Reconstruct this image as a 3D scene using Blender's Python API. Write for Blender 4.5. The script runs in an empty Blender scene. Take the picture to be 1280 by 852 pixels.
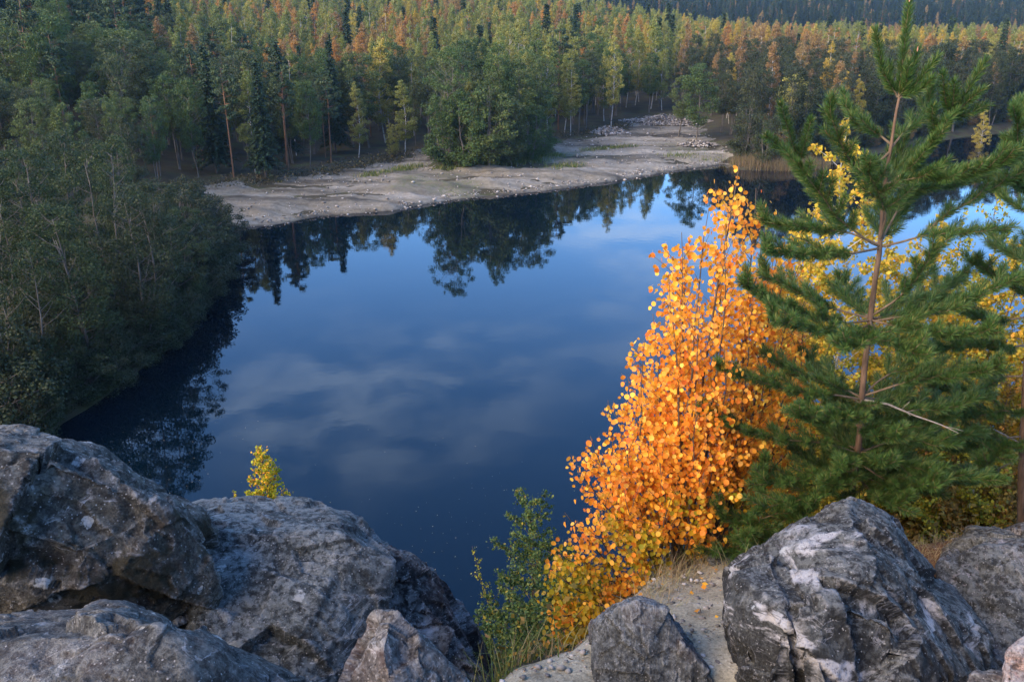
import bpy, bmesh, math, random
import numpy as np
from mathutils import Vector, Matrix, noise as mnoise

R = math.radians
SC = bpy.context.scene
COL = SC.collection
rng = np.random.default_rng(7)
random.seed(7)

# ------------------------------------------------------------------ camera, sky, sun, exposure
CAMZ, PITCH, F = 25.0, R(20.0), 1108.0
cam_d = bpy.data.cameras.new('camera')
cam = bpy.data.objects.new('camera', cam_d)
COL.objects.link(cam)
cam.location = (0, 0, CAMZ)
cam.rotation_euler = (R(90) - PITCH, 0, 0)
cam_d.sensor_width = 36.0
cam_d.lens = 36.0 * F / 1280.0
cam_d.clip_start, cam_d.clip_end = 0.1, 20000
SC.camera = cam

SUN_EL, SUN_AZ = R(28.0), R(236.0)        # azimuth clockwise from +Y: behind the camera, to its left
world = bpy.data.worlds.new('World')
SC.world = world
world.use_nodes = True
wt = world.node_tree
wt.nodes.clear()
w_out = wt.nodes.new('ShaderNodeOutputWorld')
w_bg = wt.nodes.new('ShaderNodeBackground')
w_bg.inputs['Strength'].default_value = 0.15
sky = wt.nodes.new('ShaderNodeTexSky')
sky.sky_type = 'NISHITA'
sky.sun_disc = False
sky.sun_elevation = SUN_EL
sky.sun_rotation = SUN_AZ
sky.altitude = 100
sky.air_density = 1.0
sky.dust_density = 0.1
sky.ozone_density = 9.0
# thin evening clouds: noise on the plane of the cloud layer, the same all round the sky
tc = wt.nodes.new('ShaderNodeTexCoord')
sep = wt.nodes.new('ShaderNodeSeparateXYZ')
wt.links.new(tc.outputs['Generated'], sep.inputs[0])
zz = wt.nodes.new('ShaderNodeMath'); zz.operation = 'MAXIMUM'; zz.inputs[1].default_value = 0.03
wt.links.new(sep.outputs['Z'], zz.inputs[0])
dv = wt.nodes.new('ShaderNodeVectorMath'); dv.operation = 'DIVIDE'
cz = wt.nodes.new('ShaderNodeCombineXYZ')
for i in range(3):
    wt.links.new(zz.outputs[0], cz.inputs[i])
wt.links.new(tc.outputs['Generated'], dv.inputs[0]); wt.links.new(cz.outputs[0], dv.inputs[1])
mp = wt.nodes.new('ShaderNodeMapping')
mp.inputs['Location'].default_value = (0.55, 7.2, 0.0)
mp.inputs['Scale'].default_value = (1.0, 1.0, 0.0)
wt.links.new(dv.outputs[0], mp.inputs['Vector'])
n1 = wt.nodes.new('ShaderNodeTexNoise'); n1.inputs['Scale'].default_value = 0.5; n1.inputs['Detail'].default_value = 3
n2 = wt.nodes.new('ShaderNodeTexNoise'); n2.inputs['Scale'].default_value = 3.6; n2.inputs['Detail'].default_value = 7
n2.inputs['Roughness'].default_value = 0.55; n2.inputs['Distortion'].default_value = 0.3
wt.links.new(mp.outputs[0], n1.inputs['Vector']); wt.links.new(mp.outputs[0], n2.inputs['Vector'])
r1 = wt.nodes.new('ShaderNodeMapRange'); r1.inputs['From Min'].default_value = 0.41; r1.inputs['From Max'].default_value = 0.62
r2 = wt.nodes.new('ShaderNodeMapRange'); r2.inputs['From Min'].default_value = 0.36; r2.inputs['From Max'].default_value = 0.70
r1.interpolation_type = r2.interpolation_type = 'SMOOTHSTEP'
wt.links.new(n1.outputs['Fac'], r1.inputs['Value']); wt.links.new(n2.outputs['Fac'], r2.inputs['Value'])
mu = wt.nodes.new('ShaderNodeMath'); mu.operation = 'MULTIPLY'
wt.links.new(r1.outputs[0], mu.inputs[0]); wt.links.new(r2.outputs[0], mu.inputs[1])
mu2 = wt.nodes.new('ShaderNodeMath'); mu2.operation = 'MULTIPLY'; mu2.inputs[1].default_value = 0.62
hzn = wt.nodes.new('ShaderNodeMapRange'); hzn.interpolation_type = 'SMOOTHSTEP'
hzn.inputs['From Min'].default_value = 0.03; hzn.inputs['From Max'].default_value = 0.16
wt.links.new(sep.outputs['Z'], hzn.inputs['Value'])
mu3 = wt.nodes.new('ShaderNodeMath'); mu3.operation = 'MULTIPLY'
wt.links.new(mu.outputs[0], mu3.inputs[0]); wt.links.new(hzn.outputs[0], mu3.inputs[1])
wt.links.new(mu3.outputs[0], mu2.inputs[0])
mixc = wt.nodes.new('ShaderNodeMix'); mixc.data_type = 'RGBA'
mixc.inputs['B'].default_value = (2.9, 3.9, 5.6, 1)
wt.links.new(mu2.outputs[0], mixc.inputs['Factor'])
wt.links.new(sky.outputs[0], mixc.inputs['A'])
wt.links.new(mixc.outputs['Result'], w_bg.inputs['Color'])
wt.links.new(w_bg.outputs[0], w_out.inputs['Surface'])

sun_d = bpy.data.lights.new('sun', 'SUN')
sun_d.energy = 2.7
sun_d.angle = R(55)
sun_d.color = (1.0, 0.74, 0.47)
sun = bpy.data.objects.new('sun', sun_d)
COL.objects.link(sun)
sdir = Vector((math.sin(SUN_AZ) * math.cos(SUN_EL), math.cos(SUN_AZ) * math.cos(SUN_EL), math.sin(SUN_EL)))
sun.rotation_euler = sdir.to_track_quat('Z', 'Y').to_euler()
sun.location = sdir * 50

SC.view_settings.view_transform = 'Standard'
SC.view_settings.look = 'None'
SC.view_settings.exposure = 1.9
SC.view_settings.gamma = 1.0
SC.view_settings.use_curve_mapping = False
SC.render.engine = 'CYCLES'
cy = SC.cycles
cy.use_denoising = True
cy.max_bounces = 5
cy.diffuse_bounces = 3
cy.glossy_bounces = 3
cy.transmission_bounces = 3
cy.transparent_max_bounces = 6
cy.volume_bounces = 0
cy.caustics_reflective = False
cy.caustics_refractive = False

# ------------------------------------------------------------------ helpers
def ray(px, py):
    X, U = (px - 640.0) / F, (426.0 - py) / F
    c, s = math.cos(PITCH), math.sin(PITCH)
    return np.array([X, c + U * s, -s + U * c])

def P(px, py, Y):
    """the point at world distance Y on the line of sight of a pixel of the 1280 px photograph"""
    d = ray(px, py)
    return np.array([0, 0, CAMZ]) + d * (Y / d[1])

def G(px, py, z=0.0):
    """where that line of sight meets height z"""
    d = ray(px, py)
    t = (z - CAMZ) / d[2]
    return np.array([0, 0, CAMZ]) + d * t

def proj(p):
    v = np.asarray(p, float) - np.array([0, 0, CAMZ])
    c, s = math.cos(PITCH), math.sin(PITCH)
    dep = v[..., 1] * c - v[..., 2] * s
    up = v[..., 1] * s + v[..., 2] * c
    return 640 + F * v[..., 0] / dep, 426 - F * up / dep, dep

_perm = np.random.default_rng(3).permutation(256)
_perm = np.concatenate([_perm, _perm, _perm])
_grad = np.random.default_rng(4).normal(size=(256, 3))
_grad /= np.linalg.norm(_grad, axis=1)[:, None]

def pn(p):
    """gradient noise, about -1..1, of an (N,3) array"""
    p = np.asarray(p, float)
    i = np.floor(p).astype(int)
    f = p - i
    u = f * f * f * (f * (f * 6 - 15) + 10)
    i &= 255
    out = 0
    for dx in (0, 1):
        wx = u[:, 0] if dx else 1 - u[:, 0]
        for dy in (0, 1):
            wy = u[:, 1] if dy else 1 - u[:, 1]
            for dz in (0, 1):
                wz = u[:, 2] if dz else 1 - u[:, 2]
                h = _perm[_perm[_perm[i[:, 0] + dx] + i[:, 1] + dy] + i[:, 2] + dz]
                g = _grad[h]
                out = out + wx * wy * wz * (g[:, 0] * (f[:, 0] - dx) + g[:, 1] * (f[:, 1] - dy) + g[:, 2] * (f[:, 2] - dz))
    return out * 1.6

def fbm(p, octs=4, gain=0.5):
    s, a = 0, 1.0
    p = np.asarray(p, float)
    for k in range(octs):
        s = s + a * pn(p * (2.03 ** k) + k * 17.3)
        a *= gain
    return s

def ridged(p, octs=3):
    s, a = 0, 1.0
    p = np.asarray(p, float)
    for k in range(octs):
        s = s + a * (1 - 2 * np.abs(pn(p * (2.1 ** k) + k * 9.1)))
        a *= 0.5
    return s

def make_mesh(name, V, faces, mats, smooth=False, midx=None, attr=None):
    """faces: an (M,k) array, or a list of such arrays"""
    if isinstance(faces, np.ndarray):
        faces = [faces]
    faces = [np.asarray(f, dtype=np.int32) for f in faces if len(f)]
    me = bpy.data.meshes.new(name)
    V = np.asarray(V, dtype=np.float32)
    me.vertices.add(len(V))
    me.vertices.foreach_set('co', V.ravel())
    nl = sum(f.size for f in faces)
    nf = sum(len(f) for f in faces)
    me.loops.add(nl)
    me.loops.foreach_set('vertex_index', np.concatenate([f.ravel() for f in faces]))
    me.polygons.add(nf)
    tot = np.concatenate([np.full(len(f), f.shape[1], dtype=np.int32) for f in faces])
    st = np.concatenate([[0], np.cumsum(tot)[:-1]]).astype(np.int32)
    me.polygons.foreach_set('loop_start', st)
    if smooth:
        me.polygons.foreach_set('use_smooth', np.ones(nf, dtype=bool))
    for m in (mats if isinstance(mats, (list, tuple)) else [mats]):
        me.materials.append(m)
    if midx is not None:
        me.polygons.foreach_set('material_index', np.asarray(midx, dtype=np.int32))
    if attr is not None:
        for an, av in attr.items():
            a = me.attributes.new(an, 'FLOAT', 'POINT')
            a.data.foreach_set('value', np.asarray(av, dtype=np.float32))
    me.update(calc_edges=True)
    me.validate()
    return me

def obj(name, me, parent=None, loc=(0, 0, 0)):
    o = bpy.data.objects.new(name, me)
    COL.objects.link(o)
    o.location = loc
    if parent is not None:
        o.parent = parent
    return o

def thing(name, label, cat, loc=(0, 0, 0), group=None, me=None):
    o = bpy.data.objects.new(name, me)
    COL.objects.link(o)
    o.location = loc
    tag(o, label, cat, group)
    return o

def tag(o, label, cat=None, group=None, kind=None):
    if label: o['label'] = label
    if cat: o['category'] = cat
    if group: o['group'] = group
    if kind: o['kind'] = kind
    return o

class Tubes:
    """collects tapered tubes; mesh() gives them as one mesh"""
    def __init__(self, sides=6):
        self.V, self.Fq, self.Ft, self.n, self.k = [], [], [], 0, sides
    def add(self, pts, rad, sides=None):
        k = sides or self.k
        pts = np.asarray(pts, float)
        m = len(pts)
        rad = np.broadcast_to(np.asarray(rad, float), (m,))
        t = np.gradient(pts, axis=0)
        t /= np.linalg.norm(t, axis=1)[:, None] + 1e-9
        ref = np.array([0.31, 0.17, 0.93]) if abs(t[0, 2]) < 0.8 else np.array([0.93, 0.2, 0.1])
        a = np.cross(t, ref); a /= np.linalg.norm(a, axis=1)[:, None] + 1e-9
        b = np.cross(t, a)
        th = np.arange(k) * 2 * math.pi / k
        ring = pts[:, None] + rad[:, None, None] * (a[:, None] * np.cos(th)[None, :, None] + b[:, None] * np.sin(th)[None, :, None])
        self.V.append(ring.reshape(-1, 3))
        i = np.arange(m - 1)[:, None] * k; j = np.arange(k)[None]; j2 = (j + 1) % k
        q = np.stack([i + j, i + j2, i + k + j2, i + k + j], -1).reshape(-1, 4) + self.n
        self.Fq.append(q)
        e = self.n + (m - 1) * k
        self.Ft.append(np.array([[e, e + x, e + x + 1] for x in range(1, k - 1)]))
        self.n += m * k
    def mesh(self, name, mat):
        return make_mesh(name, np.concatenate(self.V), [np.concatenate(self.Fq), np.concatenate(self.Ft)], mat, smooth=True)

def unit(v):
    v = np.asarray(v, float)
    return v / (np.linalg.norm(v, axis=-1, keepdims=True) + 1e-9)

def rand_dirs(n, r):
    return unit(r.normal(size=(n, 3)))

def cards(pos, nrm, size, r, aspect=0.62, up=None):
    """a bent diamond-shaped leaf (two triangles) at each position; up = direction of the leaf's long axis, else random"""
    n = len(pos)
    nrm = unit(nrm)
    if up is None:
        up = rand_dirs(n, r)
    u = up - nrm * np.sum(up * nrm, 1)[:, None]
    u = unit(u)
    v = np.cross(nrm, u)
    s = np.broadcast_to(np.asarray(size, float), (n,))[:, None]
    bend = nrm * s * 0.12
    a = pos - u * s * 0.5 + bend; c = pos + u * s * 0.5 + bend
    b = pos + v * s * 0.5 * aspect; d = pos - v * s * 0.5 * aspect
    V = np.stack([a, b, c, d], 1).reshape(-1, 3)
    Fq = np.arange(n * 4, dtype=np.int32).reshape(-1, 4)
    return V, Fq

def along(path, u):
    """points at fractions u of a polyline"""
    path = np.asarray(path)
    seg = np.r_[0, np.cumsum(np.linalg.norm(np.diff(path, axis=0), axis=1))]
    q = np.asarray(u) * seg[-1]
    return np.stack([np.interp(q, seg, path[:, k]) for k in range(3)], -1)

# ------------------------------------------------------------------ material helpers
def mat_new(name):
    m = bpy.data.materials.new(name)
    m.use_nodes = True
    t = m.node_tree
    t.nodes.clear()
    out = t.nodes.new('ShaderNodeOutputMaterial')
    b = t.nodes.new('ShaderNodeBsdfPrincipled')
    t.links.new(b.outputs[0], out.inputs['Surface'])
    b.inputs['Roughness'].default_value = 0.85
    b.inputs['Specular IOR Level'].default_value = 0.25
    return m, t, b, out

def N(t, typ, **kw):
    n = t.nodes.new(typ)
    for k, v in kw.items():
        if k in n.inputs:
            n.inputs[k].default_value = v
        else:
            setattr(n, k, v)
    return n

def ramp(t, stops, fac=None, interp='LINEAR'):
    n = t.nodes.new('ShaderNodeValToRGB')
    n.color_ramp.interpolation = interp
    e = n.color_ramp.elements
    while len(e) > 1:
        e.remove(e[-1])
    e[0].position, e[0].color = stops[0][0], (*stops[0][1], 1)
    for p, c in stops[1:]:
        x = e.new(p); x.color = (*c, 1)
    if fac is not None:
        t.links.new(fac, n.inputs['Fac'])
    return n

def mix(t, a, b, fac, mode='MIX'):
    n = t.nodes.new('ShaderNodeMix'); n.data_type = 'RGBA'; n.blend_type = mode
    for key, v in (('A', a), ('B', b)):
        if isinstance(v, tuple): n.inputs[key].default_value = (*v, 1)
        else: t.links.new(v, n.inputs[key])
    if isinstance(fac, (int, float)): n.inputs['Factor'].default_value = fac
    else: t.links.new(fac, n.inputs['Factor'])
    return n.outputs['Result']

def mrange(t, v, a, b, c=0.0, d=1.0, smooth=True):
    n = t.nodes.new('ShaderNodeMapRange')
    if smooth: n.interpolation_type = 'SMOOTHSTEP'
    n.inputs['From Min'].default_value, n.inputs['From Max'].default_value = a, b
    n.inputs['To Min'].default_value, n.inputs['To Max'].default_value = c, d
    t.links.new(v, n.inputs['Value'])
    return n.outputs[0]

def math_n(t, op, a, b=None):
    n = t.nodes.new('ShaderNodeMath'); n.operation = op
    for i, v in enumerate((a, b)):
        if v is None: continue
        if isinstance(v, (int, float)): n.inputs[i].default_value = v
        else: t.links.new(v, n.inputs[i])
    return n.outputs[0]

def leaf_mat(name, stops=None, source='object', translucent=0.28, var=0.35, rough=0.6):
    """source 'object': the object's own colour, varied leaf by leaf; 'tree': a palette picked tree by tree;
    'leaf': a palette picked leaf by leaf"""
    m, t, b, out = mat_new(name)
    geo = t.nodes.new('ShaderNodeNewGeometry')
    oi = t.nodes.new('ShaderNodeObjectInfo')
    isl = geo.outputs['Random Per Island']
    if source == 'object':
        col = oi.outputs['Color']
    elif source == 'tree':
        col = ramp(t, stops, oi.outputs['Random'], 'CONSTANT').outputs[0]
    else:
        col = ramp(t, stops, isl).outputs[0]
    val = mrange(t, isl, 0, 1, 1 - var, 1 + var, smooth=False)
    hsv = N(t, 'ShaderNodeHueSaturation')
    t.links.new(col, hsv.inputs['Color']); t.links.new(val, hsv.inputs['Value'])
    w = t.nodes.new('ShaderNodeTexWhiteNoise'); w.noise_dimensions = '1D'
    t.links.new(isl, w.inputs['W'])
    t.links.new(mrange(t, w.outputs['Value'], 0, 1, 0.482, 0.518, smooth=False), hsv.inputs['Hue'])
    col = hsv.outputs[0]
    b.inputs['Roughness'].default_value = rough
    t.links.new(col, b.inputs['Base Color'])
    tr = t.nodes.new('ShaderNodeBsdfTranslucent')
    t.links.new(col, tr.inputs['Color'])
    ms = t.nodes.new('ShaderNodeMixShader'); ms.inputs[0].default_value = translucent
    t.links.new(b.outputs[0], ms.inputs[1]); t.links.new(tr.outputs[0], ms.inputs[2])
    t.links.new(ms.outputs[0], out.inputs['Surface'])
    return m

def bark_mat(name, c1, c2, scale=6.0, stretch=0.25, marks=None):
    m, t, b, out = mat_new(name)
    tc = t.nodes.new('ShaderNodeTexCoord')
    mp = N(t, 'ShaderNodeMapping'); mp.inputs['Scale'].default_value = (1, 1, stretch)
    t.links.new(tc.outputs['Object'], mp.inputs['Vector'])
    n = N(t, 'ShaderNodeTexNoise', Scale=scale, Detail=5.0)
    t.links.new(mp.outputs[0], n.inputs['Vector'])
    c = ramp(t, [(0.3, c1), (0.7, c2)], n.outputs['Fac']).outputs[0]
    if marks:
        mp2 = N(t, 'ShaderNodeMapping'); mp2.inputs['Scale'].default_value = (1, 1, 4)
        t.links.new(tc.outputs['Object'], mp2.inputs['Vector'])
        n2 = N(t, 'ShaderNodeTexNoise', Scale=scale * 0.6, Detail=3.0)
        t.links.new(mp2.outputs[0], n2.inputs['Vector'])
        c = mix(t, c, marks, mrange(t, n2.outputs['Fac'], 0.55, 0.66))
    t.links.new(c, b.inputs['Base Color'])
    bp = N(t, 'ShaderNodeBump', Strength=0.5, Distance=0.01)
    t.links.new(n.outputs['Fac'], bp.inputs['Height']); t.links.new(bp.outputs[0], b.inputs['Normal'])
    return m

# ------------------------------------------------------------------ the lay of the land
def g2(px, py, z=0.0):
    p = G(px, py, z); return (p[0], p[1])

SHORE_PX = [(262, 287), (300, 284), (345, 281), (400, 270), (440, 267), (490, 263), (530, 255), (570, 249), (640, 243),
            (700, 236), (760, 227), (810, 219), (860, 211), (905, 205), (930, 214), (985, 213), (1040, 206), (1110, 190), (1200, 172), (1290, 162)]
LEFT_PX = [(40, 560), (120, 505), (190, 455), (245, 405), (272, 360), (284, 320)]
LAKE = [g2(*p) for p in LEFT_PX + SHORE_PX] + [(200, 190), (190, 60), (120, 34), (60, 29), (20, 27), (0, 27), (-14, 29), (-24, 36)]
LAKE = np.array(LAKE)
GRAVEL_PX = [(225, 262), (262, 240), (330, 230), (400, 221), (440, 213), (472, 206), (500, 198), (528, 190), (546, 188), (540, 205),
             (548, 216), (610, 213), (660, 207), (690, 199), (694, 182), (740, 173), (775, 167), (800, 154), (850, 151),
             (884, 157), (880, 170), (902, 182), (912, 203), (890, 212), (820, 224), (760, 234), (700, 243), (640, 250),
             (570, 257), (530, 262), (490, 270), (400, 279), (300, 292), (250, 296)]
GRAVEL = np.array([g2(x, y, 1.0) for x, y in GRAVEL_PX])

def inside(poly, x, y):
    r = np.zeros(np.shape(x), bool)
    n = len(poly)
    for i in range(n):
        x1, y1 = poly[i]; x2, y2 = poly[(i + 1) % n]
        c = ((y1 > y) != (y2 > y))
        with np.errstate(divide='ignore', invalid='ignore'):
            c &= x < (x2 - x1) * (y - y1) / (y2 - y1 + 1e-12) + x1
        r ^= c
    return r

def sdist(poly, x, y):
    """signed distance to a polygon, positive outside"""
    d = np.full(np.shape(x), 1e9)
    n = len(poly)
    for i in range(n):
        a = poly[i]; b = poly[(i + 1) % n]
        e = b - a
        t = np.clip(((x - a[0]) * e[0] + (y - a[1]) * e[1]) / (e @ e), 0, 1)
        d = np.minimum(d, np.hypot(x - a[0] - t * e[0], y - a[1] - t * e[1]))
    return np.where(inside(poly, x, y), -d, d)

def sstep(a, b, v):
    t = np.clip((v - a) / (b - a), 0, 1)
    return t * t * (3 - 2 * t)

CREST_X = [-40, -8, -3, -2, -0.9, -0.1, 0.35, 0.75, 1.3, 1.9, 2.4, 3.0, 3.6, 6, 12, 40]
CREST_Y = [8, 6.4, 5.6, 5.4, 4.7, 3.5, 3.75, 4.6, 5.85, 6.0, 5.5, 5.5, 5.7, 7.0, 10, 12]

def height(x, y):
    x = np.asarray(x, float); y = np.asarray(y, float)
    sd = sdist(LAKE, x, y)
    # far side: low shore, then wooded hills
    q = np.stack([x * 0.02, y * 0.02, np.zeros_like(x)], -1).reshape(-1, 3)
    und = fbm(q, 3).reshape(x.shape)
    gm = sstep(3.0, -3.0, sdist(GRAVEL, x, y))
    shore = np.where(sd > 0, 0.16 * np.minimum(sd, 6.0), 0)
    mid = 0.066 * np.maximum(y - 196, 0) * sstep(150, -40, x)
    mid = np.minimum(mid, 24)
    left = 0.16 * np.maximum(-48 - x, 0)
    left = np.minimum(left, 15)
    farh = 0.13 * np.maximum(y - 620, 0)
    farh = 34 * (1 - np.exp(-farh / 34))
    z = shore + (1 - gm) * (np.clip(sd / 12, 0, 1) * (1.0 + 0.8 * und)) + gm * 0.3 + np.maximum(mid, left * sstep(20, 60, y)) + farh
    z = np.where(sd < 0, np.maximum(-5.0, 0.45 * sd), z)
    # near side: the quarry edge under the camera
    yc = np.interp(x, CREST_X, CREST_Y)
    top = np.minimum(23.4, 22.0 - 0.40 * (y - 3.6)) + 0.10 * np.clip(x - 1.0, 0, 6)
    top = top - 0.30 * np.exp(-((y - 2.95) / 0.6) ** 2) * sstep(-0.6, 0.0, x) - 0.42 * sstep(1.75, 2.5, x) * sstep(5.5, 4.7, y) * sstep(2.0, 3.0, y)
    top = top - 0.7 * sstep(0.05, -0.55, x) * sstep(2.0, 3.0, y)
    over = y - yc
    soft = np.where(over > 0, over, 0)
    drop = np.where(soft < 1.2, 0.5 * soft ** 2 / 1.2, soft - 0.6) * 0.98
    q2 = np.stack([x * 0.35, y * 0.35, np.zeros_like(x)], -1).reshape(-1, 3)
    rough = fbm(q2, 4).reshape(x.shape)
    zn = np.where(over > 0, np.minimum(top, 22.0 - 0.4 * (yc - 3.6) + 0.10 * np.clip(x - 1.0, 0, 6) - 0.7 * sstep(0.05, -0.55, x)) - drop - 0.4 * np.minimum(soft, 0.5), top)
    zn = zn + rough * np.clip(soft * 0.25, 0, 1.0)
    zn = np.where(y < -4, 23.4, zn)
    k = sstep(30, 22, y)
    near = np.where((zn > z) & (y < 60), zn, z)
    return np.where(y < 60, np.maximum(near, np.where(sd < 0, z, -99)), z)

def hz(x, y):
    return float(height(np.array([x]), np.array([y]))[0])

def grow(start, step, cap_at, cap, limit, rate):
    v, s = [start], step
    while v[-1] < limit:
        if v[-1] < cap_at: s = min(s * rate, cap)
        else: s *= 1.12
        v.append(v[-1] + s)
    return v[1:]

# ------------------------------------------------------------------ ground materials
def ground_material():
    m, t, b, out = mat_new('ground')
    tc = t.nodes.new('ShaderNodeTexCoord')
    at = t.nodes.new('ShaderNodeAttribute'); at.attribute_name = 'sand'
    n1 = N(t, 'ShaderNodeTexNoise', Scale=0.35, Detail=8.0)
    n2 = N(t, 'ShaderNodeTexNoise', Scale=5.0, Detail=10.0, Roughness=0.7)
    n3 = N(t, 'ShaderNodeTexVoronoi', Scale=46.0)
    n4 = N(t, 'ShaderNodeTexNoise', Scale=60.0, Detail=6.0, Roughness=0.75)
    for n in (n1, n2, n3, n4):
        t.links.new(tc.outputs['Object'], n.inputs['Vector'])
    floor = ramp(t, [(0.3, (0.028, 0.026, 0.014)), (0.5, (0.05, 0.042, 0.022)), (0.7, (0.05, 0.062, 0.02))], n1.outputs['Fac']).outputs[0]
    sand = ramp(t, [(0.30, (0.15, 0.130, 0.088)), (0.5, (0.31, 0.280, 0.200)), (0.7, (0.42, 0.385, 0.295))], n2.outputs['Fac']).outputs[0]
    grit = ramp(t, [(0.32, (0.30, 0.27, 0.22)), (0.5, (0.95, 0.95, 0.95)), (0.68, (1.5, 1.5, 1.5))], n4.outputs['Fac']).outputs[0]
    sand = mix(t, sand, grit, 0.75, 'MULTIPLY')
    peb = mrange(t, n3.outputs['Distance'], 0.12, 0.28, 1, 0)
    peb = math_n(t, 'MULTIPLY', peb, mrange(t, n2.outputs['Fac'], 0.45, 0.62))
    sand = mix(t, sand, (0.36, 0.33, 0.29), peb)
    edge = math_n(t, 'ADD', at.outputs['Fac'], math_n(t, 'MULTIPLY', math_n(t, 'SUBTRACT', n2.outputs['Fac'], 0.5), 0.9))
    at2 = t.nodes.new('ShaderNodeAttribute'); at2.attribute_name = 'needle_litter'
    lit = ramp(t, [(0.3, (0.06, 0.032, 0.018)), (0.55, (0.14, 0.075, 0.04)), (0.75, (0.22, 0.16, 0.10))], n4.outputs['Fac']).outputs[0]
    sand = mix(t, sand, lit, mrange(t, math_n(t, 'ADD', at2.outputs['Fac'], math_n(t, 'MULTIPLY', math_n(t, 'SUBTRACT', n2.outputs['Fac'], 0.5), 1.1)), 0.35, 0.7))
    c = mix(t, floor, sand, mrange(t, edge, 0.35, 0.65))
    t.links.new(c, b.inputs['Base Color'])
    hsum = math_n(t, 'ADD', math_n(t, 'ADD', n4.outputs['Fac'], math_n(t, 'MULTIPLY', n2.outputs['Fac'], 2.0)), math_n(t, 'MULTIPLY', peb, 0.8))
    bp = N(t, 'ShaderNodeBump', Strength=0.7, Distance=0.012)
    t.links.new(hsum, bp.inputs['Height']); t.links.new(bp.outputs[0], b.inputs['Normal'])
    b.inputs['Roughness'].default_value = 0.95
    return m

def gravel_material():
    m, t, b, out = mat_new('gravel')
    tc = t.nodes.new('ShaderNodeTexCoord')
    mp = N(t, 'ShaderNodeMapping'); mp.inputs['Rotation'].default_value = (0, 0, R(-48)); mp.inputs['Scale'].default_value = (0.16, 1.0, 1.0)
    t.links.new(tc.outputs['Object'], mp.inputs['Vector'])
    n1 = N(t, 'ShaderNodeTexNoise', Scale=0.22, Detail=6.0, Roughness=0.65)
    t.links.new(mp.outputs[0], n1.inputs['Vector'])
    n2 = N(t, 'ShaderNodeTexNoise', Scale=1.6, Detail=8.0, Roughness=0.75)
    n3 = N(t, 'ShaderNodeTexNoise', Scale=0.05, Detail=4.0)
    for n in (n2, n3): t.links.new(tc.outputs['Object'], n.inputs['Vector'])
    c = ramp(t, [(0.34, (0.050, 0.045, 0.033)), (0.45, (0.135, 0.123, 0.094)), (0.58, (0.215, 0.200, 0.160)), (0.72, (0.32, 0.302, 0.255))], n1.outputs['Fac']).outputs[0]
    c = mix(t, c, ramp(t, [(0.3, (0.5, 0.46, 0.42)), (0.55, (1, 1, 1)), (0.75, (1.25, 1.22, 1.2))], n2.outputs['Fac']).outputs[0], 0.8, 'MULTIPLY')
    gr = math_n(t, 'MULTIPLY', mrange(t, n3.outputs['Fac'], 0.53, 0.63), mrange(t, n2.outputs['Fac'], 0.42, 0.58))
    c = mix(t, c, (0.075, 0.085, 0.03), math_n(t, 'MULTIPLY', gr, 0.75))
    sx = t.nodes.new('ShaderNodeSeparateXYZ'); t.links.new(tc.outputs['Object'], sx.inputs[0])
    wet = mrange(t, math_n(t, 'ADD', sx.outputs['Z'], math_n(t, 'MULTIPLY', n2.outputs['Fac'], 0.3)), 0.16, 0.42, 0.62, 0.0)
    c = mix(t, c, (0.05, 0.045, 0.036), wet)
    t.links.new(c, b.inputs['Base Color'])
    bp = N(t, 'ShaderNodeBump', Strength=0.6, Distance=0.15)
    t.links.new(n2.outputs['Fac'], bp.inputs['Height']); t.links.new(bp.outputs[0], b.inputs['Normal'])
    b.inputs['Roughness'].default_value = 0.95
    return m

def water_material():
    m, t, b, out = mat_new('water')
    b.inputs['Base Color'].default_value = (0.0005, 0.0042, 0.0085, 1)
    b.inputs['Roughness'].default_value = 0.015
    b.inputs['IOR'].default_value = 1.33
    b.inputs['Specular IOR Level'].default_value = 0.5
    tc = t.nodes.new('ShaderNodeTexCoord')
    n1 = N(t, 'ShaderNodeTexNoise', Scale=0.9, Detail=4.0)
    t.links.new(tc.outputs['Object'], n1.inputs['Vector'])
    bp = N(t, 'ShaderNodeBump', Strength=0.05, Distance=0.06)
    t.links.new(n1.outputs['Fac'], bp.inputs['Height']); t.links.new(bp.outputs[0], b.inputs['Normal'])
    return m

# ------------------------------------------------------------------ ground, gravel shore, lake
fx = list(np.arange(-4.0, 5.0, 0.07)); fy = list(np.arange(2.2, 8.4, 0.07))
xs = sorted([-v for v in grow(4.0, 0.07, 230, 2.4, 2300, 1.07)]) + fx + grow(fx[-1], 0.07, 230, 2.4, 2300, 1.07)
ys = sorted([-v + 2.2 for v in grow(0.0, 0.1, 20, 2.4, 700, 1.15)]) + fy + grow(fy[-1], 0.07, 260, 2.4, 2300, 1.07)
xs, ys = np.array(xs), np.array(ys)
gx, gy = np.meshgrid(xs, ys)
gz = height(gx, gy)
near_n = (fbm(np.stack([gx * 2.1, gy * 2.1, 0 * gx], -1).reshape(-1, 3), 5, 0.6).reshape(gx.shape)) * 0.035
gz = gz + near_n * (gy < 30) - 0.35 * sstep(0.5, -2.0, sdist(GRAVEL, gx, gy))
yc = np.interp(gx, CREST_X, CREST_Y)
sandm = sstep(0.9, -0.25, gy - yc) * (gy > -30) * (gy < 30) * sstep(-4.5, -3.0, gx) * sstep(6.5, 4.5, gx)
nx, ny = len(xs), len(ys)
ii = (np.arange(ny - 1)[:, None] * nx + np.arange(nx - 1)[None]).ravel()
GF = np.stack([ii, ii + 1, ii + nx + 1, ii + nx], 1)
GV = np.stack([gx, gy, gz], -1).reshape(-1, 3)
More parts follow.
